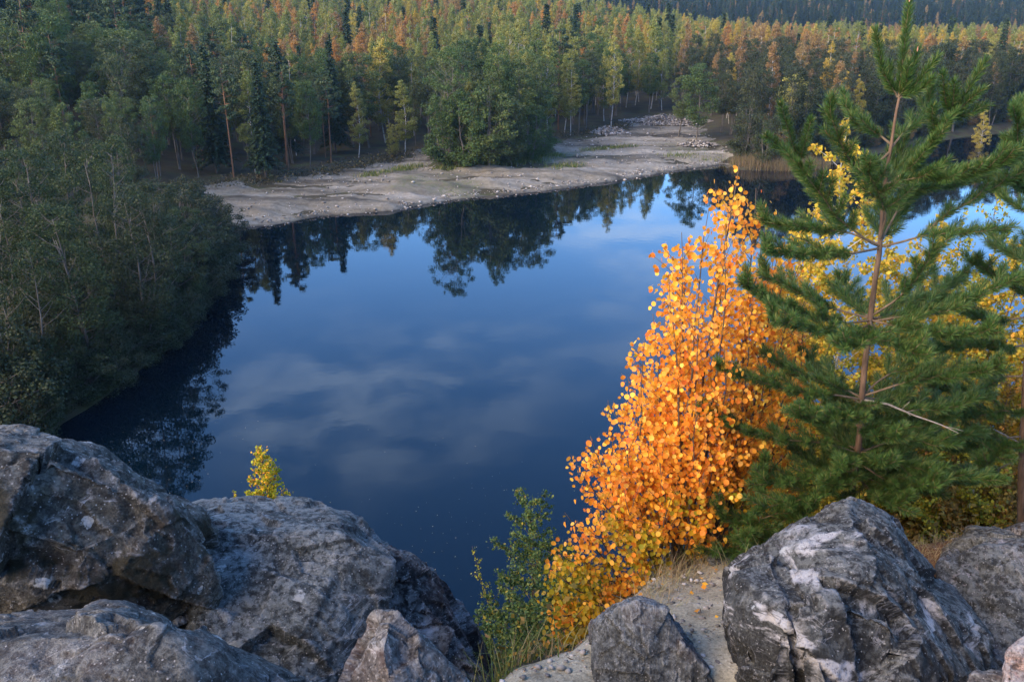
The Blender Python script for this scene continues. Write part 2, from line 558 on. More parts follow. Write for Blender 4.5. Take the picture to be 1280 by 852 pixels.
ground = obj('ground', make_mesh('ground', GV, GF, ground_material(), smooth=True, attr={'sand': sandm.ravel(), 'needle_litter': (sstep(1.6, 2.4, gx) * sstep(4.6, 3.6, gx) * sstep(3.9, 4.6, gy)).ravel()}))
tag(ground, 'sandy quarry edge and dark forest floor rising into wooded hills', kind='structure')

bx0, by0 = GRAVEL.min(0) - 3; bx1, by1 = GRAVEL.max(0) + 3
vx, vy = np.meshgrid(np.arange(bx0, bx1, 0.55), np.arange(by0, by1, 0.55))
qn = np.stack([vx, vy, 0 * vx], -1).reshape(-1, 3)
jag = (fbm(qn * 0.13, 3) * 2.0 + fbm(qn * 0.8, 2) * 0.6).reshape(vx.shape)
gs = sdist(GRAVEL, vx, vy) + jag * 0.9
lk = sdist(LAKE, vx, vy)
rel = (fbm(qn * np.array([0.09, 0.16, 1]), 5, 0.6) * 0.55 + fbm(qn * 0.7, 4) * 0.14).reshape(vx.shape)
vz = height(vx, vy) + 0.03 + rel * sstep(-1.5, 3.0, lk + 0.8) - 0.10
vz = np.where(lk < 0.0, np.minimum(vz, -0.05 + 0.3 * lk), vz)
nx2 = vx.shape[1]; ny2 = vx.shape[0]
ii = (np.arange(ny2 - 1)[:, None] * nx2 + np.arange(nx2 - 1)[None]).ravel()
SF = np.stack([ii, ii + 1, ii + nx2 + 1, ii + nx2], 1)
keep = (gs.ravel()[SF].mean(1) < 0.3)
gravel_shore = obj('gravel_shore', make_mesh('gravel_shore', np.stack([vx, vy, vz], -1).reshape(-1, 3), SF[keep], gravel_material(), smooth=True))
tag(gravel_shore, 'pale gravel shore with tyre tracks along the far side of the lake', kind='structure')

wb = np.array([[-60, 18, 0], [260, 18, 0], [260, 300, 0], [-60, 300, 0]], float)
water = obj('lake_water', make_mesh('lake_water', wb, np.array([[0, 1, 2, 3]]), water_material()))
tag(water, 'still dark blue lake mirroring trees and clouds', kind='structure')

# ------------------------------------------------------------------ rocks
def rock_material(name, dark, mid, light, brown=None, brown_amt=0.0, lichen=0.0, white=0.0, white_col=(0.55, 0.55, 0.57), moss=0.0,
                  strata=(1.0, 1.0, 3.5), tilt=(0, 0, 0), scale=1.0, pink=0.0, off=0.0, top=0.28):
    m, t, b, out = mat_new(name)
    tc = t.nodes.new('ShaderNodeTexCoord')
    mp0 = N(t, 'ShaderNodeMapping'); mp0.inputs['Location'].default_value = (off, off * 0.7, off * 1.3)
    t.links.new(tc.outputs['Object'], mp0.inputs['Vector'])
    base = mp0.outputs[0]
    mp = N(t, 'ShaderNodeMapping'); mp.inputs['Rotation'].default_value = tuple(R(a) for a in tilt); mp.inputs['Scale'].default_value = strata
    t.links.new(base, mp.inputs['Vector'])
    def noise(src, s, d, ro=0.6, dist=0.0):
        n = N(t, 'ShaderNodeTexNoise', Scale=s * scale, Detail=d, Roughness=ro, Distortion=dist)
        t.links.new(src, n.inputs['Vector']); return n.outputs['Fac']
    big = noise(base, 1.6, 4)
    lay = noise(mp.outputs[0], 3.2, 9, 0.68, 0.6)
    fine = noise(base, 26, 8, 0.72)
    speck = noise(base, 85, 4, 0.7)
    blot = noise(base, 5.5, 7, 0.65, 0.4)
    c = ramp(t, [(0.30, dark), (0.50, mid), (0.66, light)], math_n(t, 'ADD', math_n(t, 'MULTIPLY', lay, 0.6), math_n(t, 'MULTIPLY', big, 0.4))).outputs[0]
    if brown:
        c = mix(t, c, brown, math_n(t, 'MULTIPLY', mrange(t, blot, 0.45, 0.62), brown_amt))
    c = mix(t, c, ramp(t, [(0.30, (0.18, 0.18, 0.19)), (0.5, (0.95, 0.95, 0.95)), (0.68, (2.1, 2.1, 2.1))], fine).outputs[0], 0.9, 'MULTIPLY')
    c = mix(t, c, ramp(t, [(0.32, (0.35, 0.35, 0.35)), (0.5, (0.95, 0.95, 0.95)), (0.66, (1.9, 1.9, 1.9))], speck).outputs[0], 0.8, 'MULTIPLY')
    vg = N(t, 'ShaderNodeTexVoronoi', Scale=70.0); t.links.new(base, vg.inputs['Vector'])
    gs_ = t.nodes.new('ShaderNodeSeparateColor'); t.links.new(vg.outputs['Color'], gs_.inputs[0])
    pit = math_n(t, 'MULTIPLY', mrange(t, vg.outputs['Distance'], 0.22, 0.40, 1, 0), mrange(t, gs_.outputs[0], 0.72, 0.76))
    c = mix(t, c, (0.010, 0.009, 0.009), math_n(t, 'MULTIPLY', pit, 0.8))
    grain = math_n(t, 'MULTIPLY', mrange(t, vg.outputs['Distance'], 0.18, 0.34, 1, 0), mrange(t, gs_.outputs[1], 0.80, 0.84))
    c = mix(t, c, (0.36, 0.355, 0.35), math_n(t, 'MULTIPLY', grain, 0.7))
    # thin mineral veins along the layers
    ve = noise(mp.outputs[0], 2.1, 6, 0.6, 1.2)
    vein = mrange(t, math_n(t, 'ABSOLUTE', math_n(t, 'SUBTRACT', ve, 0.5)), 0.0, 0.016, 1, 0)
    vein = math_n(t, 'MULTIPLY', vein, mrange(t, blot, 0.48, 0.66))
    c = mix(t, c, white_col, math_n(t, 'MULTIPLY', vein, 0.55))
    if pink:
        pk = noise(base, 2.4, 5)
        c = mix(t, c, (0.24, 0.13, 0.115), math_n(t, 'MULTIPLY', mrange(t, pk, 0.5, 0.66), pink))
    if white:
        wn = noise(mp.outputs[0], 1.5, 7, 0.62, 0.8)
        wm = math_n(t, 'MULTIPLY', mrange(t, wn, 0.66 - 0.16 * white, 0.72 - 0.14 * white), mrange(t, fine, 0.32, 0.52))
        c = mix(t, c, white_col, math_n(t, 'MULTIPLY', wm, 0.85))
    # upward faces paler: part weathering, part skylight painted into the stone colour
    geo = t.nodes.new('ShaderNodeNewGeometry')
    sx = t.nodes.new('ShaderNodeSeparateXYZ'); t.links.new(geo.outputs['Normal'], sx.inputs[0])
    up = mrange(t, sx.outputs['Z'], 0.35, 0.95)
    crust_skylight = math_n(t, 'MULTIPLY', math_n(t, 'MULTIPLY', up, mrange(t, math_n(t, 'ADD', math_n(t, 'MULTIPLY', blot, 0.35), math_n(t, 'MULTIPLY', fine, 0.65)), 0.44, 0.56)), top)
    c = mix(t, c, (0.305, 0.325, 0.315), crust_skylight)
    if lichen:
        vo = N(t, 'ShaderNodeTexVoronoi', Scale=9.0 * scale)
        wob = t.nodes.new('ShaderNodeVectorMath'); wob.operation = 'MULTIPLY_ADD'
        nn = N(t, 'ShaderNodeTexNoise', Scale=20.0, Detail=4.0); t.links.new(base, nn.inputs['Vector'])
        t.links.new(nn.outputs['Color'], wob.inputs[0]); wob.inputs[1].default_value = (0.09, 0.09, 0.09); t.links.new(base, wob.inputs[2])
        t.links.new(wob.outputs[0], vo.inputs['Vector'])
        rnd = t.nodes.new('ShaderNodeSeparateColor'); t.links.new(vo.outputs['Color'], rnd.inputs[0])
        size = mrange(t, rnd.outputs[0], 1 - lichen, 1.0, 0.0, 0.38, smooth=False)
        dd = math_n(t, 'SUBTRACT', size, vo.outputs['Distance'])
        lm = math_n(t, 'MULTIPLY', mrange(t, dd, 0.0, 0.07), mrange(t, fine, 0.35, 0.55))
        c = mix(t, c, (0.42, 0.43, 0.42), math_n(t, 'MULTIPLY', lm, 0.9))
    wear = mrange(t, geo.outputs['Pointiness'], 0.515, 0.56)
    c = mix(t, c, (0.34, 0.335, 0.33), math_n(t, 'MULTIPLY', math_n(t, 'MULTIPLY', wear, mrange(t, fine, 0.35, 0.6)), 0.55))
    if moss:
        mn = noise(base, 2.3, 7, 0.62, 0.3)
        mm = mrange(t, mn, 0.62 - 0.1 * moss, 0.68 - 0.1 * moss)
        c = mix(t, c, (0.018, 0.016, 0.006), math_n(t, 'MULTIPLY', mm, 0.9))
    t.links.new(c, b.inputs['Base Color'])
    b.inputs['Roughness'].default_value = 0.78
    b.inputs['Specular IOR Level'].default_value = 0.3
    hh = math_n(t, 'ADD', math_n(t, 'MULTIPLY', lay, 1.2), math_n(t, 'ADD', math_n(t, 'MULTIPLY', fine, 0.7), math_n(t, 'MULTIPLY', speck, 0.25)))
    bp = N(t, 'ShaderNodeBump', Strength=1.0, Distance=0.045)
    t.links.new(hh, bp.inputs['Height']); t.links.new(bp.outputs[0], b.inputs['Normal'])
    return m

def hull_mesh(pts, grow_=1.0):
    bm = bmesh.new()
    pts = np.array(pts, float); pts = pts.mean(0) + (pts - pts.mean(0)) * grow_
    for p in pts: bm.verts.new(tuple(p))
    r = bmesh.ops.convex_hull(bm, input=bm.verts)
    junk = list({g for g in r['geom_interior'] if isinstance(g, bmesh.types.BMVert)} | {g for g in r['geom_unused'] if isinstance(g, bmesh.types.BMVert)})
    if junk: bmesh.ops.delete(bm, geom=junk, context='VERTS')
    return bm

def rock(name, label, lumps, mat, voxel=0.013, amp=(0.045, 0.016, 0.006), seed=0, strata=(0.0, (0, 0, 1)), facet=0.03, fq=11.0, group='boulders on the quarry edge'):
    """lumps: lists of 3-D points; each list's convex hull is one lump of the rock and they fuse into one stone"""
    bm = bmesh.new()
    tmp = []
    for L in lumps:
        h = hull_mesh(L, 1.025); me = bpy.data.meshes.new('tmp'); h.to_mesh(me); h.free()
        bm.from_mesh(me); tmp.append(me)
    me = bpy.data.meshes.new('tmp'); bm.to_mesh(me); bm.free(); tmp.append(me)
    o = bpy.data.objects.new('tmp', me); COL.objects.link(o)
    md = o.modifiers.new('r', 'REMESH'); md.mode = 'VOXEL'; md.voxel_size = voxel; md.adaptivity = 0
    dg = bpy.context.evaluated_depsgraph_get()
    ev = o.evaluated_get(dg)
    m2 = bpy.data.meshes.new_from_object(ev)
    bpy.data.objects.remove(o)
    for m in tmp: bpy.data.meshes.remove(m)
    n = len(m2.vertices)
    co = np.empty(n * 3, np.float32); m2.vertices.foreach_get('co', co); co = co.reshape(-1, 3).astype(float)
    # take the razor edge off the hull
    ne = len(m2.edges); ed = np.empty(ne * 2, np.int32); m2.edges.foreach_get('vertices', ed); ed = ed.reshape(-1, 2)
    deg = np.bincount(ed.ravel(), minlength=n)[:, None]
    def relax(a, k):
        acc = np.stack([np.bincount(ed[:, 0], a[ed[:, 1], c], n) + np.bincount(ed[:, 1], a[ed[:, 0], c], n) for c in range(a.shape[1])], 1)
        return (1 - k) * a + k * acc / deg
    co = relax(relax(co, 0.6), 0.5)
    m2.vertices.foreach_set('co', co.astype(np.float32).ravel()); m2.update()
    nr = np.empty(n * 3, np.float32); m2.vertex_normals.foreach_get('vector', nr); nr = nr.reshape(-1, 3).astype(float)
    c0 = co.mean(0)
    q = co - c0 + seed * 13.7
    # chips broken out of the faces: each cell has its own flat, tilted break
    rc = np.random.default_rng(seed + 50)
    d = amp[0] * 0.5 * fbm(q * 1.8, 3)
    wob = np.stack([pn(q * 4), pn(q * 4 + 31), pn(q * 4 + 67)], 1)
    for ns, dep, tilt, wb in ((20, facet * 1.25, 4.5, 0.03), (80, facet * 0.6, 9.0, 0.02), (420, facet * 0.22, 16.0, 0.012)):
        sites = co[rc.integers(n, size=ns)]
        qq = co + wb * wob
        own = np.zeros(n, int)
        for a in range(0, n, 20000):
            b_ = qq[a:a + 20000]
            own[a:a + 20000] = ((b_ ** 2).sum(1)[:, None] - 2 * b_ @ sites.T + (sites ** 2).sum(1)[None]).argmin(1)
        tv = unit(rc.normal(size=(ns, 3))); c0_ = rc.normal(size=ns) * 0.5
        v = c0_[own] + ((qq - sites[own]) * tv[own]).sum(1) * tilt
        v = np.clip(v, -0.3, 1.3)
        d -= dep * v
    d += amp[1] * 0.6 * ridged(q * 6.0, 4) + amp[2] * fbm(q * 24, 4)
    crack = np.clip(1 - np.abs(pn(q * 2.3 + 3) + 0.25 * pn(q * 9)) / 0.03, 0, 1)
    d -= 0.016 * crack * (pn(q * 1.3 + 8) > 0.0)
    if strata[0]:
        ax = unit(np.array(strata[1], float))
        s = q @ ax + 0.05 * fbm(q * 2.0, 3)
        ph = s * fq + 0.7 * pn(q * 1.7)
        saw = ph - np.floor(ph)
        d += strata[0] * (saw ** 2 - 0.35) * (0.6 + 0.6 * pn(q * 3.1 + 5))
    co = co + nr * d[:, None]
    co -= c0
    m2.vertices.foreach_set('co', co.astype(np.float32).ravel())
    m2.polygons.foreach_set('use_smooth', np.ones(len(m2.polygons), bool))
    m2.materials.clear(); m2.materials.append(mat)
    m2.name = name; m2.update()
    o = thing(name, label, 'boulder', tuple(c0), group, m2)
    return o

def lump(front, back, sink=()):
    return [P(*a) for a in front] + [P(*a) for a in back] + [np.array(s, float) for s in sink]

M_r1 = rock_material('brown_lichen_rock', (0.013, 0.0125, 0.011), (0.036, 0.035, 0.030), (0.080, 0.078, 0.069), brown=(0.088, 0.076, 0.052), brown_amt=0.55, lichen=0.5, moss=0.6, strata=(1, 1, 1.6), pink=0.05, off=0.0, top=0.28)
M_r2 = rock_material('slate_grey_rock', (0.0145, 0.0165, 0.0165), (0.040, 0.0465, 0.046), (0.102, 0.116, 0.114), lichen=0.06, white=0.35, strata=(0.8, 1, 4.2), tilt=(20, 8, 0), off=3.0, top=0.45)
M_r3 = rock_material('dark_veined_rock', (0.010, 0.010, 0.011), (0.022, 0.022, 0.025), (0.055, 0.055, 0.062), white=0.5, white_col=(0.36, 0.38, 0.42), strata=(1, 1, 2), tilt=(0, 40, 0), off=7.0, top=0.35)
M_r4 = rock_material('rough_grey_rock', (0.016, 0.016, 0.0155), (0.046, 0.047, 0.044), (0.118, 0.119, 0.112), lichen=0.35, strata=(1, 1.2, 1.8), pink=0.06, off=12.3, top=0.22)
M_r5 = rock_material('pinkish_grey_rock', (0.03, 0.027, 0.025), (0.085, 0.077, 0.072), (0.18, 0.168, 0.16), lichen=0.16, strata=(1, 1, 2), pink=0.25, off=17.0, top=0.35)
M_r6 = rock_material('striped_grey_rock', (0.025, 0.026, 0.025), (0.072, 0.075, 0.071), (0.155, 0.160, 0.153), white=0.3, strata=(4.5, 1, 0.8), tilt=(0, 18, 0), pink=0.12, off=23.0, top=0.4)
M_r7 = rock_material('black_quartz_rock', (0.0095, 0.0098, 0.0092), (0.021, 0.0215, 0.020), (0.074, 0.077, 0.074), lichen=0.10, white=0.55, white_col=(0.50, 0.49, 0.50), strata=(1.2, 1, 2.6), tilt=(10, -35, 0), off=31.0, top=0.35)
M_r8 = rock_material('mottled_rock', (0.019, 0.020, 0.0185), (0.054, 0.056, 0.052), (0.135, 0.139, 0.130), white=0.6, white_col=(0.42, 0.38, 0.38), strata=(2, 1, 1), pink=0.15, off=41.0, top=0.35)
M_r9 = rock_material('rosy_rock', (0.14, 0.10, 0.09), (0.27, 0.19, 0.17), (0.46, 0.42, 0.40), white=0.7, pink=0.8, off=53.0, top=0.6)

rock('brown_boulder', 'big brown boulder spotted with pale lichen at the left edge above the low grey rock', [
    lump([(-60, 560, 3.5), (0, 556, 3.55), (70, 566, 3.6), (140, 612, 3.65), (210, 640, 3.7), (262, 672, 3.8), (272, 735, 3.75), (255, 780, 3.7), (160, 830, 3.45), (-40, 830, 3.3), (100, 690, 3.38), (0, 660, 3.3)],
         [(-60, 532, 4.3), (30, 533, 4.3), (78, 546, 4.3), (150, 596, 4.3), (200, 606, 4.35), (252, 634, 4.4), (270, 662, 4.3), (262, 740, 4.4), (0, 800, 4.6)])],
    M_r1, amp=(0.05, 0.011, 0.005), seed=1, facet=0.045)
rock('slate_boulder', 'broad slate grey slab-like boulder with fine layers, right of the brown boulder', [
    lump([(235, 665, 4.25), (330, 668, 4.2), (430, 668, 4.2), (486, 700, 4.2), (484, 770, 4.0), (470, 860, 3.6), (440, 930, 3.3), (330, 940, 3.1), (230, 900, 3.3), (250, 760, 3.75), (400, 780, 3.72)],
         [(240, 632, 4.95), (330, 624, 5.0), (405, 627, 4.95), (442, 645, 4.85), (484, 688, 4.75), (490, 780, 4.8), (240, 800, 5.0)])],
    M_r2, amp=(0.03, 0.007, 0.003), seed=2, strata=(0.040, (0.10, 0.35, 0.93)), facet=0.034, fq=5.5)
rock('dark_wedge_boulder', 'black wedge-shaped rock with whitish patches sloping down behind the slate slab', [
    lump([(478, 680, 4.5), (500, 690, 4.45), (545, 716, 4.45), (578, 765, 4.4), (620, 845, 4.2), (640, 920, 3.9), (480, 900, 3.9), (480, 760, 4.2)],
         [(484, 677, 4.8), (538, 708, 4.9), (562, 735, 4.9), (590, 790, 4.9), (616, 850, 4.8), (480, 800, 5.0)])],
    M_r3, amp=(0.045, 0.010, 0.004), seed=3, facet=0.042)
rock('low_grey_boulder', 'low rough grey boulder at the bottom left corner, nearest of the rocks', [
    lump([(-60, 800, 2.55), (60, 790, 2.55), (140, 780, 2.5), (200, 784, 2.5), (290, 830, 2.55), (400, 880, 2.6), (300, 960, 2.2), (-60, 960, 2.1), (100, 850, 2.3)],
         [(-60, 778, 2.95), (10, 782, 2.95), (110, 766, 3.0), (150, 756, 3.0), (205, 764, 3.0), (245, 786, 3.0), (300, 822, 3.0), (385, 852, 2.95), (420, 880, 2.9), (100, 900, 3.1)])],
    M_r4, voxel=0.010, amp=(0.04, 0.008, 0.003), seed=4, facet=0.034)
rock('pointed_rock', 'pinkish grey pointed rock at the bottom edge in front of the slate slab', [
    lump([(420, 870, 2.6), (455, 800, 2.65), (472, 774, 2.7), (490, 772, 2.7), (520, 800, 2.7), (560, 832, 2.7), (600, 870, 2.7), (500, 900, 2.45), (480, 820, 2.56)],
         [(470, 772, 2.9), (490, 770, 2.9), (540, 812, 2.95), (590, 862, 2.95), (430, 860, 2.95)], [P(420, 1000, 2.5), P(620, 1000, 2.5)])],
    M_r5, voxel=0.009, amp=(0.02, 0.008, 0.004), seed=5, facet=0.024)
rock('striped_rock', 'small upright grey rock with rusty vertical stripes below the orange aspen', [
    lump([(742, 786, 3.72), (760, 764, 3.70), (796, 750, 3.70), (834, 762, 3.70), (858, 800, 3.70), (874, 836, 3.6), (860, 930, 3.35), (746, 930, 3.35), (790, 830, 3.5)],
         [(742, 782, 3.95), (770, 755, 4.0), (800, 747, 4.0), (832, 760, 4.0), (870, 820, 4.0), (750, 850, 4.1)]),
    lump([(850, 800, 3.6), (880, 834, 3.55), (900, 860, 3.5), (850, 900, 3.4)], [(850, 800, 3.8), (885, 832, 3.8), (850, 880, 3.9)])],
    M_r6, voxel=0.009, amp=(0.02, 0.008, 0.004), seed=6, strata=(0.014, (0.95, 0.1, -0.25)), facet=0.02)
rock('black_boulder', 'huge black boulder with white quartz patches and a peaked top, in front of the pine', [
    lump([(914, 720, 3.95), (960, 685, 4.1), (1060, 640, 4.25), (1105, 660, 4.2), (1180, 745, 4.1), (1228, 800, 3.9), (1215, 870, 3.5), (1040, 930, 3.1), (930, 880, 3.4), (912, 780, 3.75), (1000, 730, 3.72), (1010, 760, 3.5), (1090, 700, 3.78), (1120, 800, 3.45)],
         [(920, 712, 4.4), (990, 668, 4.6), (1062, 622, 4.75), (1105, 645, 4.75), (1190, 738, 4.7), (1228, 790, 4.5), (930, 800, 4.6), (1200, 850, 4.6)]),
    lump([(916, 715, 3.85), (965, 700, 3.9), (985, 770, 3.45), (985, 880, 3.2), (930, 885, 3.35), (914, 770, 3.7)], [(930, 740, 4.1), (980, 800, 4.1)]),
    lump([(1000, 760, 3.42), (1060, 740, 3.52), (1120, 770, 3.42), (1185, 835, 3.45), (1140, 900, 3.15), (1010, 890, 3.1)], [(1060, 780, 4.0), (1150, 840, 4.0)])],
    M_r7, amp=(0.04, 0.008, 0.003), seed=7, facet=0.055)
rock('mottled_boulder', 'mottled dark rock with pale streaks at the right edge behind the black boulder', [
    lump([(1178, 712, 4.7), (1240, 684, 4.7), (1330, 672, 4.7), (1360, 860, 4.0), (1240, 860, 3.9), (1190, 850, 4.1), (1225, 740, 4.45)],
         [(1180, 690, 5.4), (1215, 664, 5.5), (1290, 656, 5.5), (1340, 664, 5.5), (1190, 780, 5.4)])],
    M_r8, amp=(0.05, 0.012, 0.004), seed=8, facet=0.045)
rock('rosy_rock', 'pale pinkish rock cut by the bottom right corner of the picture', [
    lump([(1254, 850, 3.1), (1262, 815, 3.15), (1285, 795, 3.2), (1340, 790, 3.2), (1340, 920, 2.9), (1256, 920, 2.9)], [(1262, 812, 3.5), (1340, 792, 3.6), (1265, 880, 3.6)])],
    M_r9, voxel=0.009, amp=(0.02, 0.01, 0.004), seed=9, facet=0.015)
rock('flat_stone', 'small pale stone at the foot of the black boulder by the rosy rock', [
    lump([(1205, 860, 3.2), (1215, 842, 3.25), (1245, 836, 3.3), (1270, 850, 3.2), (1240, 880, 3.1)], [(1215, 842, 3.5), (1260, 840, 3.5), (1240, 870, 3.6)], [P(1210, 950, 3.2), P(1270, 950, 3.2)])],
    M_r5, voxel=0.008, amp=(0.015, 0.008, 0.004), seed=10, facet=0.012)
rock('buried_stone', 'flat grey stone half buried in the sand between the striped rock and the black boulder', [
    lump([(852, 812, 4.05), (868, 792, 4.2), (905, 784, 4.3), (922, 800, 4.2), (918, 822, 4.05), (880, 828, 3.98)], [(868, 790, 4.5), (915, 786, 4.5)], [P(880, 860, 4.2), P(915, 860, 4.2)])],
    M_r4, voxel=0.008, amp=(0.02, 0.01, 0.004), seed=11, facet=0.012)
rock('buried_stone', 'small grey stone on the sandy crest left of the black boulder', [
    lump([(884, 700, 5.4), (896, 688, 5.5), (915, 690, 5.5), (922, 708, 5.4), (900, 716, 5.3)], [(890, 690, 5.8), (920, 692, 5.8)], [P(890, 740, 5.5), P(915, 740, 5.5)])],
    M_r6, voxel=0.009, amp=(0.02, 0.01, 0.004), seed=12, facet=0.012)

# ------------------------------------------------------------------ forest tree prototypes
B_grey = bark_mat('alder_bark', (0.075, 0.065, 0.052), (0.17, 0.15, 0.125), 3.0)
B_birch = bark_mat('birch_bark', (0.34, 0.32, 0.29), (0.50, 0.48, 0.45), 2.0, 1.0, marks=(0.05, 0.045, 0.04))
B_pine = bark_mat('pine_bark', (0.12, 0.066, 0.038), (0.24, 0.125, 0.068), 4.0)
B_spruce = bark_mat('spruce_bark', (0.075, 0.058, 0.045), (0.16, 0.125, 0.10), 4.0)
L_obj = leaf_mat('tree_foliage', source='object', translucent=0.33, var=0.4)
L_needle = leaf_mat('conifer_foliage', source='object', translucent=0.08, var=0.4)

def broadleaf(seed, h, base, rx, leaf, n_leaf, n_clump, peak=0.55, cl=(0.55, 1.15), bend=0.3, r0=0.13, forks=1, point=0.0):
    r = np.random.default_rng(seed)
    tb = Tubes(6)
    # trunk(s)
    stems = []
    for s in range(forks):
        a = r.uniform(0, 6.28); lean = (0.0 if forks == 1 else r.uniform(0.05, 0.13)) * h
        top = np.array([math.cos(a) * lean, math.sin(a) * lean, h * (0.93 if s == 0 else r.uniform(0.75, 0.9))])
        tt = np.linspace(0, 1, 9)[:, None]
        mid = r.normal(size=3) * bend * np.array([1, 1, 0])
        b0 = np.array([r.normal() * 0.12 * (forks > 1), r.normal() * 0.12 * (forks > 1), -0.4])
        pts = b0 * (1 - tt) + top * tt ** 1.0 + np.sin(tt * math.pi) * mid
        pts[:, :2] += r.normal(size=(9, 2)) * 0.04
        tb.add(pts, np.linspace(r0, 0.02, 9), 6)
        stems.append(pts)
    prof = lambda t: np.sqrt(np.clip(1 - ((t - peak) / np.where(t < peak, peak - 0.0 + 0.02, 1.0 - peak + 0.03)) ** 2, 0, 1))
    if point:
        prof = lambda t: np.where(t < peak, np.sqrt(np.clip(1 - ((t - peak) / (peak + 0.02)) ** 2, 0, 1)), np.clip((1 - t) / (1 - peak), 0, 1) ** point + 0.04)
    C, CR = [], []
    k = 0
    while len(C) < n_clump:
        t = r.uniform(0, 1); a = r.uniform(0, 2 * math.pi)
        rr = rx * prof(np.array(t)) * (0.35 + 0.65 * math.sqrt(r.uniform(0, 1)))
        rr *= 1 + 0.22 * math.sin(a * 2 + seed) + 0.12 * math.sin(a * 5 + t * 9 + seed * 2)
        if r.uniform() > 0.35 + prof(np.array(t)): continue
        z = h * (base + (1 - base) * t)
        st = stems[r.integers(len(stems))]
        cx = np.interp(z, st[:, 2], st[:, 0]); cyy = np.interp(z, st[:, 2], st[:, 1])
        p = np.array([cx + math.cos(a) * rr, cyy + math.sin(a) * rr, z])
        C.append(p); CR.append(r.uniform(*cl) * (0.75 + 0.4 * (1 - t)))
        if len(C) % 2 == 0:
            zb = max(z - rr * r.uniform(0.5, 1.1), h * base * 0.75)
            q0 = np.array([np.interp(zb, st[:, 2], st[:, 0]), np.interp(zb, st[:, 2], st[:, 1]), zb])
            m_ = (q0 + p) / 2 + np.array([0, 0, -0.08 * rr])
            tb.add(np.array([q0, m_, p]), [0.045 * (1.2 - t) + 0.012, 0.025, 0.01], 4)
    C, CR = np.array(C), np.array(CR)
    w = CR ** 2; w /= w.sum()
    idx = r.choice(len(C), n_leaf, p=w)
    d = rand_dirs(n_leaf, r) * (r.uniform(0, 1, n_leaf) ** 0.45)[:, None]
    d[:, 2] *= 0.72
    pos = C[idx] + d * CR[idx][:, None] * 1.05
    nrm = rand_dirs(n_leaf, r) * 0.8 + np.array([0, 0, 0.55]) + d * 0.5
    V, Fq = cards(pos, nrm, leaf * r.uniform(0.7, 1.3, n_leaf), r, aspect=0.75)
    return tb, V, Fq

def spruce(seed, h, rx, n_tier, leaf, base=0.12):
    r = np.random.default_rng(seed)
    tb = Tubes(6)
    tb.add(np.array([[0, 0, -0.4], [0.03, 0, h * 0.5], [0, 0.02, h]]), [0.16, 0.09, 0.012])
    pos, nrm, up, sz = [], [], [], []
    for i in range(n_tier):
        t = (i + r.uniform(0, 0.6)) / n_tier
        z = h * (base + (1 - base) * t)
        zj = h / n_tier * 1.4
        L = rx * (1 - t) ** 1.05 * r.uniform(0.8, 1.1) + 0.18
        nb = int(5 + 5 * (1 - t))
        a0 = r.uniform(0, 6.28); rj = r.uniform(0, 1, nb)
        for b in range(nb):
            a = a0 + b * 6.283 / nb + r.normal() * 0.2
            l = L * r.uniform(0.7, 1.12)
            dirv = np.array([math.cos(a), math.sin(a), 0])
            ns = max(3, int(l / 0.20))
            for s in range(ns):
                u = (s + 0.5) / ns
                p = np.array([0, 0, z + zj * (rj[b] - 0.5)]) + dirv * l * u + np.array([0, 0, -0.55 * l * u * u + 0.12 * l * u ** 4])
                for side in (-1, 1):
                    sd = dirv + side * 0.7 * np.array([-dirv[1], dirv[0], 0])
                    sd = sd + np.array([0, 0, -0.35]) + r.normal(size=3) * 0.15
                    pos.append(p + unit(sd) * leaf * 0.4 * (1.2 - u * 0.5)); up.append(sd)
                    nrm.append(np.array([0, 0, 1.0]) + r.normal(size=3) * 0.45); sz.append(leaf * (1.25 - 0.5 * u) * r.uniform(0.7, 1.2))
    pos, nrm, up, sz = map(np.array, (pos, nrm, up, sz))
    V, Fq = cards(pos, nrm, sz, r, aspect=0.42, up=up)
    # dead lower twigs
    for i in range(14):
        z = h * r.uniform(0.03, base + 0.1); a = r.uniform(0, 6.28); l = r.uniform(0.5, 1.3)
        tb.add(np.array([[0, 0, z], [math.cos(a) * l, math.sin(a) * l, z - 0.2 * l]]), [0.02, 0.006], 3)
    return tb, V, Fq

